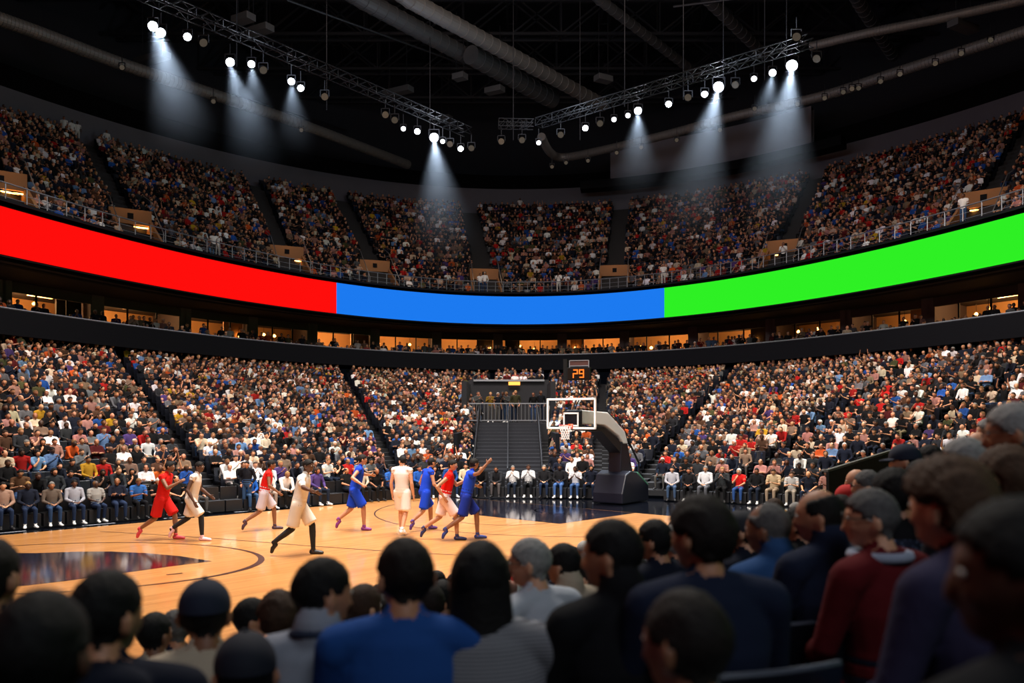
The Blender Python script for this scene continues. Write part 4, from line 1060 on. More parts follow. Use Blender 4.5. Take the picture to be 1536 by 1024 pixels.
# ---------------------------------------------------------------- foreground spectators, one by one
# px, py (head centre), head height px, head turn (deg, + = to the left of straight ahead), body turn, style, colours, label ...
C_ = dict(black=(14,14,18), navy=(22,30,52), blue=(30,72,140), denim=(42,76,124), grey=(140,144,156), pale=(176,180,190), beige=(176,160,140), white=(205,205,208), maroon=(86,13,20), charcoal=(36,38,46), dnavy=(16,20,36), stripe=(96,100,112), purple=(44,40,66))
K_ = dict(l=(206,150,118), m=(176,122,92), b=(128,84,60), d=(84,54,40))
H_ = dict(black=(14,12,13), dark=(26,20,18), brown=(56,38,28), grey=(84,82,82), lgrey=(138,136,134), red=(190,30,28), curl=(70,50,36))
FG = [
 # px, py, hpx, headyaw, bodyyaw, style, hair, skin, shirt, sleeves, cap, arms, label
 (58, 985, 196, 5, 20, 'short', 'black', 'd', 'black', 'long', None, 'lap', 'dark-haired spectator in black clothes, largest head in the bottom left corner'),
 (158, 926, 138, -18, 15, 'short', 'black', 'm', 'dnavy', 'long', None, 'lap', 'broad spectator in a dark jacket with black hair, beside the big head at bottom left'),
 (-18, 868, 120, 0, 20, 'short', 'dark', 'm', 'black', 'long', None, 'lap', 'dark-haired head cut off by the left edge of the picture'),
 (231, 952, 66, -20, 30, 'short', 'black', 'b', 'beige', 'long', None, 'lap', 'small black-haired head with a pale collar, just left of the navy cap'),
 (262, 944, 58, 30, 40, 'short', 'grey', 'm', 'navy', 'long', None, 'lap', 'greyish-haired head half hidden behind the navy cap at bottom left'),
 (307, 922, 100, 10, 25, 'cap', 'black', 'b', 'beige', 'long', 'navy', 'lap', 'spectator in a navy baseball cap and beige top, bottom left'),
 (376, 930, 66, -60, -10, 'short', 'black', 'm', 'white', 'long', None, 'lap', 'black-haired head turned right between the navy cap and the man in the pale polo'),
 (418, 928, 78, 25, 30, 'wavy', 'brown', 'l', 'dnavy', 'long', None, 'lap', 'brown wavy-haired head directly left of the man in the pale polo'),
 (368, 1012, 120, 20, 10, 'cap', 'black', 'm', 'denim', 'long', 'dnavy', 'lap', 'person under a dark blue cap at the bottom edge, left of the pale polo'),
 (482, 893, 112, -48, 0, 'short', 'black', 'm', 'grey', 'short', None, 'lap', 'black-haired man in a pale grey polo shirt looking right in profile'),
 (545, 912, 68, -40, 10, 'long', 'brown', 'l', 'white', 'long', None, 'face', 'brown-haired woman lifting a pale cup to her mouth, behind the man in the pale polo'),
 (572, 918, 52, 0, 20, 'short', 'dark', 'm', 'black', 'long', None, 'lap', 'small dark head between the drinking woman and the man in bright blue'),
 (608, 866, 118, 30, 5, 'short', 'dark', 'm', 'blue', 'long', None, 'lap', 'man with short dark hair in a bright blue shirt, centre foreground'),
 (664, 896, 52, 10, 20, 'short', 'black', 'b', 'black', 'long', None, 'lap', 'small black head just right of the man in bright blue'),
 (646, 905, 60, 5, 20, 'short', 'dark', 'm', 'charcoal', 'long', None, 'lap', 'low dark head partly hidden behind the shoulder of the man in bright blue'),
 (721, 872, 116, -5, 10, 'longer', 'black', 'm', 'stripe', 'long', None, 'lap', 'woman with long straight black hair in a grey striped top'),
 (796, 846, 78, 75, 42, 'short', 'lgrey', 'l', 'pale', 'short', None, 'lap', 'grey-haired man with glasses in a pale grey t-shirt looking left'),
 (846, 848, 66, 55, 35, 'short', 'black', 'm', 'beige', 'long', None, 'face', 'black-haired person in a beige jacket with a hand near the face'),
 (875, 868, 64, 80, 45, 'short', 'dark', 'l', 'black', 'long', None, 'lap', 'pale face peeping out left of the man in the black jacket'),
 (920, 835, 112, 62, 25, 'short', 'black', 'm', 'black', 'long', None, 'lap', 'black-haired man in a black jacket looking left in profile, centre right'),
 (983, 812, 66, 55, 30, 'short', 'black', 'm', 'dnavy', 'long', None, 'lap', 'man with a short black crew cut in a dark jacket, left of the navy sweater'),
 (1012, 815, 56, 30, 30, 'short', 'lgrey', 'l', 'charcoal', 'long', None, 'lap', 'white-haired head peeking between the crew cut and the navy sweater'),
 (1053, 806, 116, 38, 10, 'wavy', 'dark', 'm', 'navy', 'long', None, 'lap', 'man with thick dark hair in a plain navy sweater'),
 (1112, 798, 62, 65, 40, 'cap', 'black', 'l', 'dnavy', 'long', 'charcoal', 'lap', 'man in a grey flat cap and glasses between the navy sweater and blue denim jacket'),
 (1153, 795, 82, 48, 25, 'receding', 'grey', 'b', 'denim', 'long', None, 'lap', 'balding grey-haired man in a blue denim jacket'),
 (1198, 788, 56, 45, 30, 'short', 'black', 'm', 'black', 'long', None, 'face', 'dark-haired person holding a hand to the face, behind the denim jacket'),
 (1230, 776, 86, 62, 25, 'balding', 'black', 'm', 'navy', 'long', None, 'lap', 'man with a bald crown and dark sides in a dark navy jacket'),
 (1262, 768, 52, 40, 30, 'short', 'dark', 'm', 'black', 'long', None, 'lap', 'dark head between the bald crown and the grey hair with glasses'),
 (1271, 748, 40, 40, 40, 'cap', 'black', 'm', 'black', 'long', 'red', 'lap', 'person in a bright red cap'),
 (1308, 780, 94, 70, 30, 'short', 'grey', 'l', 'maroon', 'long', None, 'lap', 'grey-haired man with glasses and a dark red top over a pale shirt'),
 (1285, 722, 38, 60, 45, 'bald', 'grey', 'l', 'black', 'long', None, 'lap', 'bald head farther back, left of the second shaved head'),
 (1302, 730, 52, 60, 40, 'buzz', 'grey', 'l', 'charcoal', 'long', None, 'lap', 'shaved head with glasses above the red cap'),
 (1342, 742, 74, 30, 20, 'wavy', 'black', 'm', 'black', 'long', None, 'lap', 'person with big black hair in a black top behind the dark red top'),
 (1385, 722, 66, 40, 30, 'short', 'dark', 'l', 'white', 'short', None, 'lap', 'dark-haired person in a white t-shirt'),
 (1358, 692, 50, 60, 40, 'cap', 'black', 'l', 'dnavy', 'long', 'navy', 'lap', 'person in a navy cap next to the diagonal railing'),
 (1396, 690, 46, 40, 30, 'short', 'black', 'm', 'black', 'long', None, 'lap', 'dark-haired head directly right of the navy cap by the railing'),
 (1448, 696, 80, 62, 30, 'short', 'lgrey', 'l', 'charcoal', 'long', None, 'lap', 'grey-haired person with glasses above the brown curls'),
 (1468, 668, 42, 70, 30, 'bald', 'grey', 'l', 'black', 'long', None, 'lap', 'bald head left of the grey-haired man in the navy jacket'),
 (1484, 648, 42, 60, 30, 'short', 'lgrey', 'l', 'black', 'long', None, 'lap', 'light grey-haired head beside the grey-haired man in the navy jacket'),
 (1424, 764, 136, 32, 30, 'curly', 'curl', 'l', 'purple', 'long', None, 'thigh', 'person with big brown curls in a dark purple sweater and blue jeans'),
 (1512, 722, 100, 25, 20, 'wavy', 'curl', 'm', 'black', 'long', None, 'lap', 'brown wavy-haired head at the right edge above the very dark face'),
 (1522, 652, 96, 60, 25, 'short', 'lgrey', 'm', 'navy', 'long', None, 'lap', 'grey-haired man with glasses in a navy jacket, highest head at the right edge'),
 (1536, 866, 236, 66, 20, 'short', 'black', 'd', 'black', 'long', None, 'lap', 'very near dark-skinned person in black at the right edge, face in left profile'),
 (1032, 968, 172, 40, 5, 'buzz', 'dark', 'b', 'grey', 'short', None, 'lap', 'close-cropped head with a grey top at the bottom centre right'),
]
LEANS = {39: .15, 42: .05}
def cap_mesh(H, R, hs, name='cap'):
    g = MB(); n, m = 24, 8
    V = []; Fc = []
    for i in range(m+1):
        ph = (PI*.54)*i/m
        for k in range(n):
            p = Vector((math.sin(ph)*math.cos(2*PI*k/n)*.091, math.sin(ph)*math.sin(2*PI*k/n)*.111, math.cos(ph)*.100+.030))
            V.append(H+R@(p*hs))
    g.add(V, [(i*n+k, (i+1)*n+k, (i+1)*n+(k+1)%n, i*n+(k+1)%n) for i in range(m) for k in range(n)])
    W = []; nb = 13
    for z in (.028, .020):
        for rr_ in (0, 1):
            for k in range(nb):
                a = math.radians(32+116*k/(nb-1)); q = Vector((math.cos(a)*.090, math.sin(a)*.105, z))
                if rr_: q = Vector((math.cos(a)*.088, math.sin(a)*.105+.070*math.sin(a)**1.5, z-.016))
                W.append(H+R@(q*hs))
    f = [(k, k+1, nb+k+1, nb+k) for k in range(nb-1)]+[(2*nb+k+1, 2*nb+k, 3*nb+k, 3*nb+k+1) for k in range(nb-1)]+[(nb+k, nb+k+1, 3*nb+k+1, 3*nb+k) for k in range(nb-1)]+[(k+1, k, 2*nb+k, 2*nb+k+1) for k in range(nb-1)]
    g.add(W, f); g.tube([H+R@(Vector((0,0,.127))*hs), H+R@(Vector((0,0,.136))*hs)], .010, 8)
    return g
def long_hair(H, length=.42):
    g = MB(); n = 28; prof = [(.07,.082,.088,.0), (.02,.094,.100,-.005), (-.05,.098,.092,-.02), (-.12,.102,.075,-.045), (-.2,.112,.062,-.075), (-.3,.118,.050,-.105), (-.38,.100,.040,-.12), (-length,.060,.026,-.125)]
    rows = []
    for z, rx, ry, dy in prof:
        rows.append([(H.x+rx*math.cos(2*PI*k/n)*(1+.04*math.sin(k*5.1+z*9)), H.y+dy+ry*math.sin(2*PI*k/n)*(1+.05*math.sin(k*7.3)), H.z+z+(.02*math.sin(k*3.7) if z < -.3 else 0)) for k in range(n)])
    V = [p for r in rows for p in r]; m = len(rows)
    # open at the face: keep the back 250 degrees
    f = [(i*n+k, i*n+(k+1)%n, (i+1)*n+(k+1)%n, (i+1)*n+k) for i in range(m-1) for k in range(n)]
    f += [tuple(range(n-1,-1,-1)), tuple((m-1)*n+k for k in range(n))]
    g.add(V, f); return g
FGMATS = {}
def tone_mat(key, rgb, **kw):
    if key not in FGMATS: FGMATS[key] = material(key, srgb(*rgb), **kw)
    return FGMATS[key]
M['stripe'] = material('striped_knit', srgb(104,106,116), .9); nt = M['stripe'].node_tree
w = nt.nodes.new('ShaderNodeTexWave'); w.bands_direction = 'Z'; w.inputs['Scale'].default_value = 28; tcn = nt.nodes.new('ShaderNodeTexCoord'); nt.links.new(tcn.outputs['Object'], w.inputs['Vector'])
cr = nt.nodes.new('ShaderNodeValToRGB'); cr.color_ramp.elements[0].color = srgb(52,54,64); cr.color_ramp.elements[1].color = srgb(150,150,156); nt.links.new(w.outputs['Fac'], cr.inputs[0]); nt.links.new(cr.outputs[0], nt.nodes['Principled BSDF'].inputs['Base Color'])
M['print'] = material('blue_white_print', srgb(90,120,170), .9); nt = M['print'].node_tree
w = nt.nodes.new('ShaderNodeTexVoronoi'); w.inputs['Scale'].default_value = 60; tcn = nt.nodes.new('ShaderNodeTexCoord'); nt.links.new(tcn.outputs['Object'], w.inputs['Vector'])
cr = nt.nodes.new('ShaderNodeValToRGB'); cr.color_ramp.elements[0].color = srgb(120,140,175); cr.color_ramp.elements[1].color = srgb(16,24,48); cr.color_ramp.elements[1].position = .45; nt.links.new(w.outputs['Distance'], cr.inputs[0]); nt.links.new(cr.outputs[0], nt.nodes['Principled BSDF'].inputs['Base Color'])
M['glasses'] = material('dark_glasses_frame', srgb(20,20,22), .3)
GLASSES = (16, 23, 29, 31, 36, 41)

M['seat_shell'] = material('dark_seat_plastic', srgb(20,23,32), .38, spec=.5)
M['seat_edge'] = material('pale_seat_edge', srgb(74,80,92), .35)  # rim of the backrest, paler than the seat shell
def seat_parts():
    g = MB(); rows = []
    for y, z in ((-.22,.40),(-.24,.58),(-.265,.74),(-.285,.88)):
        rows.append([(x, y-.03*(1-(x/.24)**2), z) for x in np.linspace(-.24,.24,9)])
    back = rows; 
    V = [p for r in rows for p in r]+[(p[0], p[1]-.03, p[2]) for r in rows for p in r]; n = 9; m = 4
    f = [(i*n+k, i*n+k+1, (i+1)*n+k+1, (i+1)*n+k) for i in range(m-1) for k in range(n-1)]+[(m*n+i*n+k+1, m*n+i*n+k, m*n+(i+1)*n+k, m*n+(i+1)*n+k+1) for i in range(m-1) for k in range(n-1)]
    f += [((m-1)*n+k, (m-1)*n+k+1, m*n+(m-1)*n+k+1, m*n+(m-1)*n+k) for k in range(n-1)]+[(k+1, k, m*n+k, m*n+k+1) for k in range(n-1)]
    for i in range(m-1): f += [(i*n, (i+1)*n, m*n+(i+1)*n, m*n+i*n), (i*n+n-1, m*n+i*n+n-1, m*n+(i+1)*n+n-1, (i+1)*n+n-1)]
    bk = MB(); bk.add(V, f)
    rim = MB(); rim.tube([(p[0], p[1]-.015, p[2]+.004) for p in rows[-1]], .011, 6)
    pan = MB(); pan.box((0,.0,.385), (.44,.44,.05)); sup = MB(); sup.box((0,-.1,.19), (.08,.12,.36)); sup.box((0,-.1,.015), (.2,.2,.03))
    return bk, rim, pan, sup
_b, _r, _p, _s = seat_parts()
SEAT_ME = [('backrest', _b.mesh('backrest', M['seat_shell'])), ('back_rim', _r.mesh('back_rim', M['seat_edge'])), ('seat', _p.mesh('seat', M['seat_shell'])), ('pedestal', _s.mesh('pedestal', M['dark_metal']))]
def make_seat(x, y, z, rz, label, group, parts=True, w=1.0, name='stadium_seat'):
    e = empty(name, (x, y, z), rz); e.scale.x = w; tag(e, label, 'seat', group)
    for nm, me in SEAT_ME:
        o = bpy.data.objects.new(nm, me); COL.objects.link(o); o.parent = e
    return e

fg_xy = []
HC = 1.225
for i, (px, py, hpx, hy, by, style, hc, kc, sc_, sl, cp, arms, label) in enumerate(FG):
    D = F*.245/hpx; X = (px-PX0)/F*D; zh = EYE-(py-HOR)/F*D
    st = {'longer': 'long', 'cap': 'cap', 'wavy': 'wavy', 'curly': 'curly'}.get(style, style)
    by_, hy_ = math.radians(by), math.radians(hy)
    ps = seated(arms, lean=LEANS.get(i, .08), spread=.14)
    near_ = hpx > 60
    r = build_person(ps, .0115 if hpx > 75 else .014, True, st, sl, 1.12 if hpx > 75 else 1.05, (hy_-by_, -.04, 0), collar=(i in (9,17,19,24,26)), hood=(i in (1,)), hs=1.03)
    # head centre of the built figure in local coordinates -> place so that it meets the measured point
    s = 1.0; Hl = Matrix.Rotation(by_, 3, 'Z') @ r.H
    base = Vector((X-Hl.x, D-Hl.y, zh-Hl.z))
    tones = (srgb(*K_[kc]), srgb(*H_[hc]), srgb(*C_[sc_]), srgb(*(C_['denim'] if 'jeans' in label else C_['dnavy'])), srgb(30,30,34))
    body, L = parts_of(r, ('fg', i)); L = list(L)
    o = make_person(body, L, base, by_, s, tones); tag(o, label, 'person')
    if style == 'longer':
        c = long_hair(r.H).link('hair_lengths', M['hair'], o, smooth=True); set_tones(c, tones)
    if cp:
        c = cap_mesh(r.H, r.R, r.hs).link('cap', tone_mat('cap_'+cp, C_.get(cp) or H_[cp], rough=.85), o, smooth=True)
    if i in GLASSES:
        g = MB()
        for sg in (-1, 1):
            g.tube([r.H+r.R@Vector((sg*.036+.024*math.cos(a), .108, .012+.019*math.sin(a))) for a in np.linspace(0, 2*PI, 15)], .0022, 5)
            g.tube([r.H+r.R@Vector((sg*.060,.106,.014)), r.H+r.R@Vector((sg*.088,.02,.014)), r.H+r.R@Vector((sg*.086,-.01,.0))], .0025, 5)
        g.tube([r.H+r.R@Vector((-.012,.108,.016)), r.H+r.R@Vector((.012,.108,.016))], .0022, 5)
        g.link('glasses', M['glasses'], o)
    for sg in (-1, 1):
        b = Body(); b.ell(r.H+r.R@Vector((sg*.033, .0865, .010)), (.013, .009, .008), 0, r.R, 10, 6); g = MB(); g.add(b.v, b.f); e_ = g.link('eye', M['sclera'], o, smooth=True)
        b = Body(); b.ell(r.H+r.R@Vector((sg*.033, .0935, .010)), (.006, .004, .006), 0, r.R, 8, 5); g = MB(); g.add(b.v, b.f); g.link('iris', M['eye'], e_, smooth=True)
    if sc_ == 'stripe':
        for c in o.children:
            if c.name.startswith('shirt'): c.data.materials[0] = M['stripe']
    if i == 32:
        for c in o.children:
            if c.name.startswith('shirt'):
                c.data.materials.append(M['print']); Hh = r.H
                for p in c.data.polygons:
                    ce = p.center
                    if ce.y < -.08 and ce.z < 1.0: p.material_index = 1
    if i in (29,):
        g = MB(); C1 = r.J['chest']; g.tube([C1+Vector((.11*math.cos(a), .10*math.sin(a)+.02, .13)) for a in np.linspace(0, 2*PI, 20)], .022, 8)
        g.link('shirt_collar', tone_mat('collar_grey', (150,158,178), rough=.9), o, smooth=True)
    if i == 9:
        g = MB(); C1 = r.J['neck']; g.tube([C1+Vector((.082*math.cos(a), .078*math.sin(a), -.005-.02*math.sin(a))) for a in np.linspace(0, 2*PI, 20)], .016, 8)
        g.link('collar', tone_mat('collar_navy', (40,50,72), rough=.9), o, smooth=True)
    if i == 10:
        tag(MB().tube([r.H+Vector((-.005,.15,-.05)), r.H+Vector((-.01,.19,.03))], [.03,.04], 14).link('cup', tone_mat('pale_cup', (225,210,205), rough=.5)), 'pale cup held at the mouth of the brown-haired woman', 'cup')
        c = bpy.data.objects[[x for x in bpy.data.objects.keys() if x.startswith('cup')][-1]]; c.location = base; c.rotation_euler.z = by_
    fg_xy.append((base.x, base.y))
    short = label.replace('spectator', 'person')
    make_seat(base.x, base.y, base.z-.01, by_*.5+math.radians(12), 'dark seat under the '+' '.join(label.split()[:9]).rstrip(',').replace('the the', 'the'), None, w=1.08)
    # riser step under the feet and seat
tag(MB().bar((-4.5,.9,1.3), (4.5,3.2,1.3), .01).link('x', M['tier']), kind='structure') if False else None

# ---------------------------------------------------------------- 300 nearest as individuals, the rest as one crowd
N_PLAYERS = 10
budget = 300-len(FG)-N_PLAYERS
near_people = [s for s in people if s['y'] > 0 and all(math.dist((s['x'], s['y']), q) > 1.0 for q in fg_xy)]
people = near_people
cand = [s for s in front if not s['empty']]
for s in cand:
    s['var'] = rs.choices(range(10), [5,1,2,2,3,4,4,4,1,2])[0]; s['look'] = rand_look(rs); s['sc'] = rs.uniform(.98,1.08); s['jr'] = rs.uniform(-.15,.15)
LF = {20:'charcoal'}
def override(px, shirt, rgb, tr=None, trgb=None, var=None, shoe=None):
    c = min(cand, key=lambda s: abs(s['px']-px)); t = list(c['look']['tones']); t[2] = srgb(*rgb); c['look']['shirt'] = shirt
    if tr: t[3] = srgb(*trgb); c['look']['trousers'] = tr
    if shoe: t[4] = srgb(*shoe)
    if var is not None: c['var'] = var
    c['look']['tones'] = tuple(t)
J1 = ('dark jeans', (30,44,72))
for a in [(5,'beige',(150,120,105),*J1,0),(37,'navy',(18,24,40),*J1,0),(70,'brown',(92,80,72),'blue jeans',(44,66,100),0),(97,'olive',(120,120,104),*J1,0),(122,'light grey',(150,152,164),*J1,0,(220,220,220)),(146,'grey',(140,138,136),*J1,7,(220,220,220)),(172,'navy',(16,20,36),*J1,4),(193,'blue',(44,92,160),'black trousers',(16,18,24),3),
          (362,'blue',(30,90,180),'blue jeans',(50,80,120),0),(396,'white',(205,195,190),'grey trousers',(150,135,125),0,(220,220,220)),(552,'cream',(190,176,156),'black trousers',(22,24,30),0),(575,'blue',(40,90,170),*J1,3),
          (770,'white',(208,206,208),'dark jeans',(30,38,54),1,(220,220,220)),(797,'white',(196,196,200),'black trousers',(18,20,26),1),(815,'black',(22,22,26),*J1,0),(832,'grey',(90,92,104),'blue jeans',(60,90,140),3),(848,'black',(20,20,24),'blue jeans',(70,105,165),0,(225,225,225)),(868,'white',(206,206,212),'blue jeans',(60,90,140),8,(225,225,225)),
          (1012,'light grey',(160,160,170),'blue jeans',(60,80,110),0),(1040,'black',(18,18,22),'black trousers',(16,16,20),0),(1062,'white',(198,198,204),'grey trousers',(88,90,98),0),(1105,'red',(205,26,24),'blue jeans',(46,80,140),2),(1165,'cream',(170,150,120),'khaki trousers',(150,130,110),3),(1190,'light grey',(165,165,165),'khaki trousers',(150,140,128),3)]:
    override(*a)
# the bench boxes under the courtside row
COURTSIDE = 'black courtside chairs along the front row'
pool = [s for s in people if -5 < s['px'] < 1541 and s['y'] > 5]
pool.sort(key=lambda s: s['y'])
chosen = [s for s in cand if -10 < s['px'] < 1320]
nf = len(chosen); chosen += pool[:budget-nf]
ids = set(map(id, chosen))
rest = [s for s in people if id(s) not in ids]+extra
# seat ranks counted from the goal
def rank(L):
    lf = sorted([s for s in L if s['px'] < 935], key=lambda s: -s['px']); rt = sorted([s for s in L if s['px'] >= 935], key=lambda s: s['px'])
    for k, s in enumerate(lf): s['rk'] = (k+1, 'left')
    for k, s in enumerate(rt): s['rk'] = (k+1, 'right')
rank([s for s in front])
byrow = {}
for s in seats:
    if s['kind'] == 'low': byrow.setdefault(s['row'], []).append(s)
for L in byrow.values(): rank(L)
bn = {}
for s in seats:
    if s['kind'] == 'near': bn.setdefault(s['row'], []).append(s)
for L in bn.values():
    for k, s in enumerate(sorted(L, key=lambda s: -s['y'])): s['rk'] = (k+1, 'far')
def where(s):
    k, sd = s['rk']
    if s['kind'] == 'front': return f'courtside row, {ordinal(k)} chair {sd} of the goal'
    if s['kind'] == 'near': return f'near stand, row {s["row"]+1}, {ordinal(k)} seat from its far end'
    return f'tier row {s["row"]+1}, {ordinal(k)} seat {sd} of the goal'
for s in chosen:
    v = s['var']; lk = s['look']; loc = (s['x'], s['y'], s['z']); rz = s['rot']+s['jr']
    hpx = F*1.33/s['y']
    if hpx > 42 or s['kind'] == 'front':
        body, L = fine_variant(v); o = make_person(body, L, loc, rz, s['sc'], lk['tones'])
    else:
        o = bpy.data.objects.new('person', CROWD_ME[v]); COL.objects.link(o); place(o, loc, rz, s['sc']); set_tones(o, lk['tones'])
    lab = f'person in {lk["shirt"]} top and {lk["trousers"]}, {where(s)}'
    if len(lab.split()) > 16: lab = f'person in {lk["shirt"]} top, {where(s)}'
    tag(o, lab, 'person', {'front': 'courtside spectators', 'near': 'spectators in the near stand', 'low': 'spectators in the lower tier'}[s['kind']])

# courtside chairs
bxc = MB().box((0,-.02,.21), (.60,.50,.39)); bxb = MB().box((0,-.34,.60), (.60,.07,.50))
cc_seat = bxc.mesh('seat', material('black_vinyl', srgb(24,25,30), .45)); cc_back = bxb.mesh('backrest', cc_seat.materials[0]); cc_leg = MB().box((0,0,.01), (.05,.05,.02)).mesh('leg', M['dark_metal'])
for s in front:
    if not (-10 < s['px'] < 1320): continue
    e = empty('courtside_chair', (s['x'], s['y'], 0), s['rot'])
    tag(e, ('empty ' if s['empty'] else '')+f'black padded courtside chair, {ordinal(s["rk"][0])} chair {s["rk"][1]} of the goal', 'chair', COURTSIDE)
    for nm, me, lc in (('seat', cc_seat, (0,0,0)), ('backrest', cc_back, (0,0,0))):
        o = bpy.data.objects.new(nm, me); COL.objects.link(o); o.parent = e; o.location = lc
# seats of the 300 nearest, the rest as one
ch_ids = {id(s) for s in chosen if s['kind'] != 'front'}
one_seat = MB()
for nm, me in SEAT_ME:
    vs = [tuple(v.co) for v in me.vertices]; one_seat.add(vs, [tuple(p.vertices) for p in me.polygons], 0)
seat_near = sorted([s for s in seats if -5 < s['px'] < 1541 and 5 < s['y']], key=lambda s: s['y'])[:300-len(FG)]
for s in seat_near:
    make_seat(s['x'], s['y'], s['z'], s['rot'], f'dark plastic stadium seat, {where(s)}', 'dark seats of the nearest rows')
sn = {id(s) for s in seat_near}

def gn_scatter(name, pts, meshes, attrs, label, cat):
    """pts: list of dicts -> one object whose nodes instance the meshes on its points"""
    me = bpy.data.meshes.new(name); me.from_pydata([(s['x'], s['y'], s['z']) for s in pts], [], [])
    for key, typ, fn in attrs:
        a = me.attributes.new(key, typ, 'POINT')
        vals = [fn(s) for s in pts]
        if typ == 'FLOAT_COLOR': a.data.foreach_set('color', np.array(vals, np.float32).ravel())
        elif typ == 'FLOAT_VECTOR': a.data.foreach_set('vector', np.array(vals, np.float32).ravel())
        else: a.data.foreach_set('value', vals)
    o = bpy.data.objects.new(name, me); COL.objects.link(o); o['kind'] = 'stuff'; o['label'] = label; o['category'] = cat
    ng = bpy.data.node_groups.new(name+'_nodes', 'GeometryNodeTree')
    ng.interface.new_socket('Geometry', in_out='INPUT', socket_type='NodeSocketGeometry'); ng.interface.new_socket('Geometry', in_out='OUTPUT', socket_type='NodeSocketGeometry')
    N = ng.nodes; L = ng.links; gi = N.new('NodeGroupInput'); go = N.new('NodeGroupOutput')
    join = N.new('GeometryNodeJoinGeometry'); last = None
    def named(k, t):
        n = N.new('GeometryNodeInputNamedAttribute'); n.data_type = t; n.inputs['Name'].default_value = k; return n.outputs['Attribute']
    e2 = N.new('FunctionNodeEulerToRotation'); L.new(named('turn', 'FLOAT_VECTOR'), e2.inputs[0])
    for i, m in enumerate(meshes):
        src = bpy.data.objects.new(m.name+'_pattern', m)      # not linked into the scene
        oi = N.new('GeometryNodeObjectInfo'); oi.inputs['Object'].default_value = src; oi.inputs['As Instance'].default_value = True
        ip = N.new('GeometryNodeInstanceOnPoints'); L.new(gi.outputs[0], ip.inputs['Points']); L.new(oi.outputs['Geometry'], ip.inputs['Instance'])
        L.new(e2.outputs[0], ip.inputs['Rotation']); L.new(named('size', 'FLOAT'), ip.inputs['Scale'])
        if len(meshes) > 1:
            cmp = N.new('FunctionNodeCompare'); cmp.data_type = 'INT'; cmp.operation = 'EQUAL'; L.new(named('pick', 'INT'), cmp.inputs[2]); cmp.inputs[3].default_value = i
            L.new(cmp.outputs[0], ip.inputs['Selection'])
        L.new(ip.outputs[0], join.inputs[0])
    L.new(join.outputs[0], go.inputs[0])
    md = o.modifiers.new('scatter', 'NODES'); md.node_group = ng; return o
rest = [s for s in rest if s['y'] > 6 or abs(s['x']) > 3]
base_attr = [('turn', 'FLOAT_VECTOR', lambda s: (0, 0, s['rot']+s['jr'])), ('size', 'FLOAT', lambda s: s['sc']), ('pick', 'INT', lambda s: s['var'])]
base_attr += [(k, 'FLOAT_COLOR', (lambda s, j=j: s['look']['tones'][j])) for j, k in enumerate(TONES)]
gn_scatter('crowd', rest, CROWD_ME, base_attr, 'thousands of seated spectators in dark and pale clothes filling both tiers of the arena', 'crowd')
sr = [s for s in seats if id(s) not in sn and s['px'] > -500 and s['px'] < 2200]+[dict(s) for s in extra if s.get('seat')]
sr += []
om = one_seat.mesh('stadium_seats', M['seat_shell'])
gn_scatter('stadium_seats', sr, [om], [('turn', 'FLOAT_VECTOR', lambda s: (0,0,s['rot'])), ('size', 'FLOAT', lambda s: 1.0)], 'dark plastic stadium seats under the crowd in both tiers', 'seats')
print('PEOPLE', len(chosen), len(rest), len(seats), 'front', nf)
# ---------------------------------------------------------------- players and referee on the court (posed at rest in mid-stride)
def run_pose(k=1, arms='run', stride=1.0, lean=.0):
    """k = 1: left leg in front; mirrored for -1"""
    s = stride
    J = dict(pelvis=(0,0,.93), chest=(0,.09,1.31), neck=(0,.12,1.46), head=(0,.17,1.60), shL=(-.20,.09,1.38), shR=(.20,.09,1.38), hipL=(-.10,0,.91), hipR=(.10,0,.91))
    f = dict(knee=(.10,.24*s,.54), ank=(.10,.26*s,.11), toe=(.11,.44*s,.05)); r = dict(knee=(.10,-.10*s,.50), ank=(.10,-.46*s,.26), toe=(.10,-.50*s,.09))
    L, R_ = (f, r) if k > 0 else (r, f)
    for nm, p in L.items(): J[nm+'L'] = (-p[0], p[1], p[2])
    for nm, p in R_.items(): J[nm+'R'] = p
    A = {'run': (dict(el=(.28,.26,1.16), wr=(.20,.47,1.28)), dict(el=(.32,-.16,1.17), wr=(.30,-.02,.95))),
         'wide': (dict(el=(.42,.20,1.25), wr=(.60,.36,1.22)), dict(el=(.40,-.05,1.22), wr=(.55,.14,1.10))),
         'low': (dict(el=(.30,.10,1.12), wr=(.30,.30,.96)), dict(el=(.30,.02,1.12), wr=(.32,.16,.88))),
         'guard': (dict(el=(.34,.20,1.42), wr=(.36,.38,1.62)), dict(el=(.36,.14,1.16), wr=(.52,.32,1.10)))}[arms]
    a, b = (A[1], A[0]) if k > 0 else (A[0], A[1])
    J.update(elL=(-a['el'][0], a['el'][1], a['el'][2]), wrL=(-a['wr'][0], a['wr'][1], a['wr'][2]), elR=b['el'], wrR=b['wr'], backL=(-1,0,.2), backR=(1,0,.2)); return J
def walk_pose(arms='down'):
    J = standing(arms); J.update(kneeL=(-.10,.14,.52), ankL=(-.11,.16,.10), toeL=(-.12,.34,.035), kneeR=(.10,-.02,.50), ankR=(.11,-.22,.14), toeR=(.12,-.08,.04)); return J
RED, WHT, BLU = (205,24,18), (228,222,218), (22,62,190)
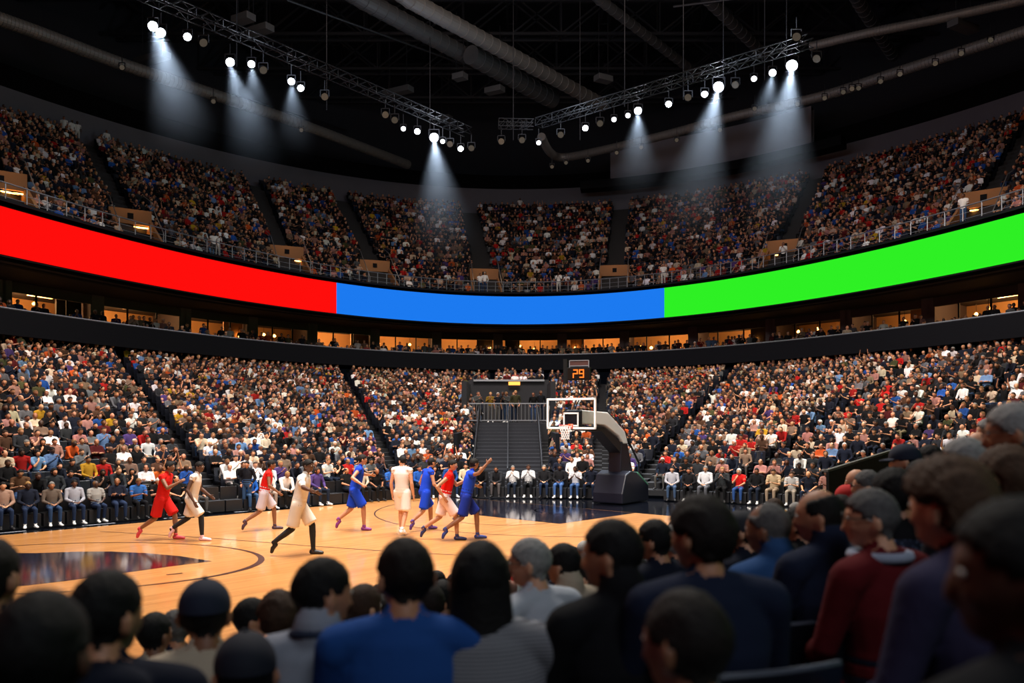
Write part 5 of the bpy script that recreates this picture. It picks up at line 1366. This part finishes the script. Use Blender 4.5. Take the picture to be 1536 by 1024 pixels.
PL = [  # px, feet row, target height m, facing deg (0 = away, -90 = right), pose, jersey, shorts, shoes, skin, hair style, sleeves, label
 (243, 809, 2.12, -95, run_pose(1,'run'), RED, (200,28,24), (215,70,84), 'b', 'short', 'none', 'player in red jersey and shorts running at left, pink-red shoes'),
 (287, 810, 2.12, -88, run_pose(-1,'low'), WHT, (226,216,206), (236,190,196), 'd', 'short', 'none', 'player in white with dark leggings and pale pink shoes, beside the red runner at left'),
 (396, 795, 2.06, -70, run_pose(1,'low'), RED, (190,180,190), (60,40,60), 'b', 'short', 'none', 'player in red jersey half hidden behind the tall player in white'),
 (448, 832, 2.30, -92, run_pose(1,'wide',.9), WHT, (226,214,200), (22,22,26), 'd', 'short', 'short', 'tallest nearest player in white with black shoes, left of centre court'),
 (532, 795, 2.22, -80, run_pose(-1,'wide',.8), BLU, BLU, (120,40,120), 'm', 'short', 'none', 'player in all blue with purple shoes, alone left of the middle'),
 (603, 801, 2.18, -20, walk_pose('down'), WHT, (232,226,220), (236,232,230), 'l', 'short', 'none', 'player in all white with white shoes, in the middle of the court'),
 (637, 795, 2.12, -60, run_pose(1,'low',.8), BLU, BLU, (90,60,140), 'm', 'short', 'none', 'player in blue right behind the all-white player'),
 (667, 809, 2.16, -85, run_pose(-1,'run'), (225,20,12), (226,200,196), (28,36,84), 'm', 'short', 'none', 'player in bright red jersey and pale shorts, right of the white player'),
 (699, 809, 2.20, -78, run_pose(1,'guard'), BLU, (20,40,130), (30,48,120), 'b', 'short', 'none', 'player in blue jersey at the right end of the group, left of the dark key'),
 (371, 765, 1.72, 170, standing('pocket'), (20,22,30), (50,76,112), (40,40,44), 'm', 'short', 'long', 'standing person in a dark top and blue jeans on the far sideline beside empty chairs'),
]
for i, (px, fy, hm, yaw, ps, jc, tc_, shc, kc, st, sl, label) in enumerate(PL):
    Y = F*EYE/(fy-HOR); x = (px-PX0)/F*Y; zmin = 0
    body_s = hm*1.04/1.755
    r = build_person(ps, .0125, True, st, sl, 1.0, (math.radians([20,-10,5,-15,10,60,15,-20,25,0][i]), -.05, 0), shorts=(i != 9))
    tones = (srgb(*K_[kc]), srgb(18,14,13), srgb(*jc), srgb(*tc_), srgb(*shc))
    body, L = parts_of(r, ('pl', i))
    zlo = min(v.co.z for v in body.vertices)
    o = make_person(body, L, (x, Y, -zlo*body_s+.004), math.radians(yaw), body_s, tones); tag(o, label, 'person', None)
    if i in (1, 3):      # dark leggings below the shorts
        fl = [all(r.lab[j] == SKIN and r.co[j][2] < .62 for j in p.vertices) for p in r.me.polygons]
        lb = r.lab.copy()
        for sg in (-1, 1):
            r.lab = np.where((lb == SKIN) & (r.co[:,2] < .66) & (r.co[:,2] > .12) & (r.co[:,0]*sg > 0), 77, lb)
            s_ = shell(r, 77, .004, 'legging', tone_mat('black_leggings', (22,22,28), rough=.8))
            if s_:
                c = bpy.data.objects.new('legging', s_); COL.objects.link(c); c.parent = o
        r.lab = lb
    for sg in (-1, 1):
        b = Body(); b.ell(r.H+r.R@Vector((sg*.033, .0865, .010)), (.013, .009, .008), 0, r.R, 8, 5); g = MB(); g.add(b.v, b.f); g.link('eye', M['sclera'], o, smooth=True)

# ---------------------------------------------------------------- haze lit by the brightest spotlights
for i, (p, d, lv, px) in enumerate(HAZE):
    L_ = {4: 12, 3: 8.5, 2: 6.5}[lv]; ra, rb = .25, L_*.24
    d = (d+Vector((0,-.0,-.6))).normalized(); q = d.to_track_quat('-Z', 'Y')
    g = MB(); n = 20
    g.tube([(0,0,-.02), (0,0,-L_*.5), (0,0,-L_)], [ra, (ra+rb)/2, rb], n); g.f = [tuple(reversed(f_)) for f_ in g.f]
    m = bpy.data.materials.new('haze'); m.use_nodes = True; nt = m.node_tree; nt.nodes.remove(nt.nodes['Principled BSDF'])
    vs = nt.nodes.new('ShaderNodeVolumeScatter'); vs.inputs['Color'].default_value = (.75,.86,1,1); vs.inputs['Anisotropy'].default_value = .0
    def vm(op, a, b):
        n_ = nt.nodes.new('ShaderNodeVectorMath'); n_.operation = op
        for k_, v_ in enumerate((a, b)):
            if isinstance(v_, (tuple, Vector)): n_.inputs[k_].default_value = tuple(v_)
            else: nt.links.new(v_, n_.inputs[k_])
        return n_.outputs['Value'] if op == 'DOT_PRODUCT' else n_.outputs['Vector']
    geo = nt.nodes.new('ShaderNodeNewGeometry'); rel = vm('SUBTRACT', geo.outputs['Position'], p); zl = vm('DOT_PRODUCT', rel, d); rr2 = vm('DOT_PRODUCT', rel, rel)
    def mt(op, a, b=None, c=None):
        n_ = nt.nodes.new('ShaderNodeMath'); n_.operation = op
        for k_, v_ in enumerate((a, b, c)):
            if v_ is None: continue
            if isinstance(v_, (int, float)): n_.inputs[k_].default_value = v_
            else: nt.links.new(v_, n_.inputs[k_])
        return n_.outputs[0]
    t_ = mt('MULTIPLY', zl, 1/L_)                      # 0 at the lamp, 1 at the far end
    R_ = mt('MULTIPLY_ADD', t_, rb-ra, ra)
    r2 = mt('SUBTRACT', rr2, mt('MULTIPLY', zl, zl))
    rad = mt('MAXIMUM', mt('SUBTRACT', 1.0, mt('DIVIDE', r2, mt('MULTIPLY', R_, R_))), 0.0)
    ax = mt('MAXIMUM', mt('SUBTRACT', 1.0, t_), 0.0)
    den = mt('MULTIPLY', mt('MULTIPLY', rad, mt('POWER', ax, 1.5)), HAZED)
    nt.links.new(den, vs.inputs['Density']); nt.links.new(vs.outputs[0], nt.nodes['Material Output'].inputs['Volume'])
    o = g.link('haze', m); o.location = p; o.rotation_mode = 'QUATERNION'; o.rotation_quaternion = q; tag(o, None, None, None, 'stuff')
    o['label'] = 'bluish haze lit below a bright spotlight'; o['category'] = 'haze'
    S = bpy.data.lights.new('spot_beam', 'SPOT'); S.energy = {4: 9000, 3: 4200, 2: 2200}[lv]*HAZEP; S.color = (.78,.88,1); S.spot_size = math.radians(34); S.spot_blend = 1.0; S.shadow_soft_size = .12
    so = bpy.data.objects.new('spot_beam', S); COL.objects.link(so); so.location = p+d*.35; so.rotation_mode = 'QUATERNION'; so.rotation_quaternion = q
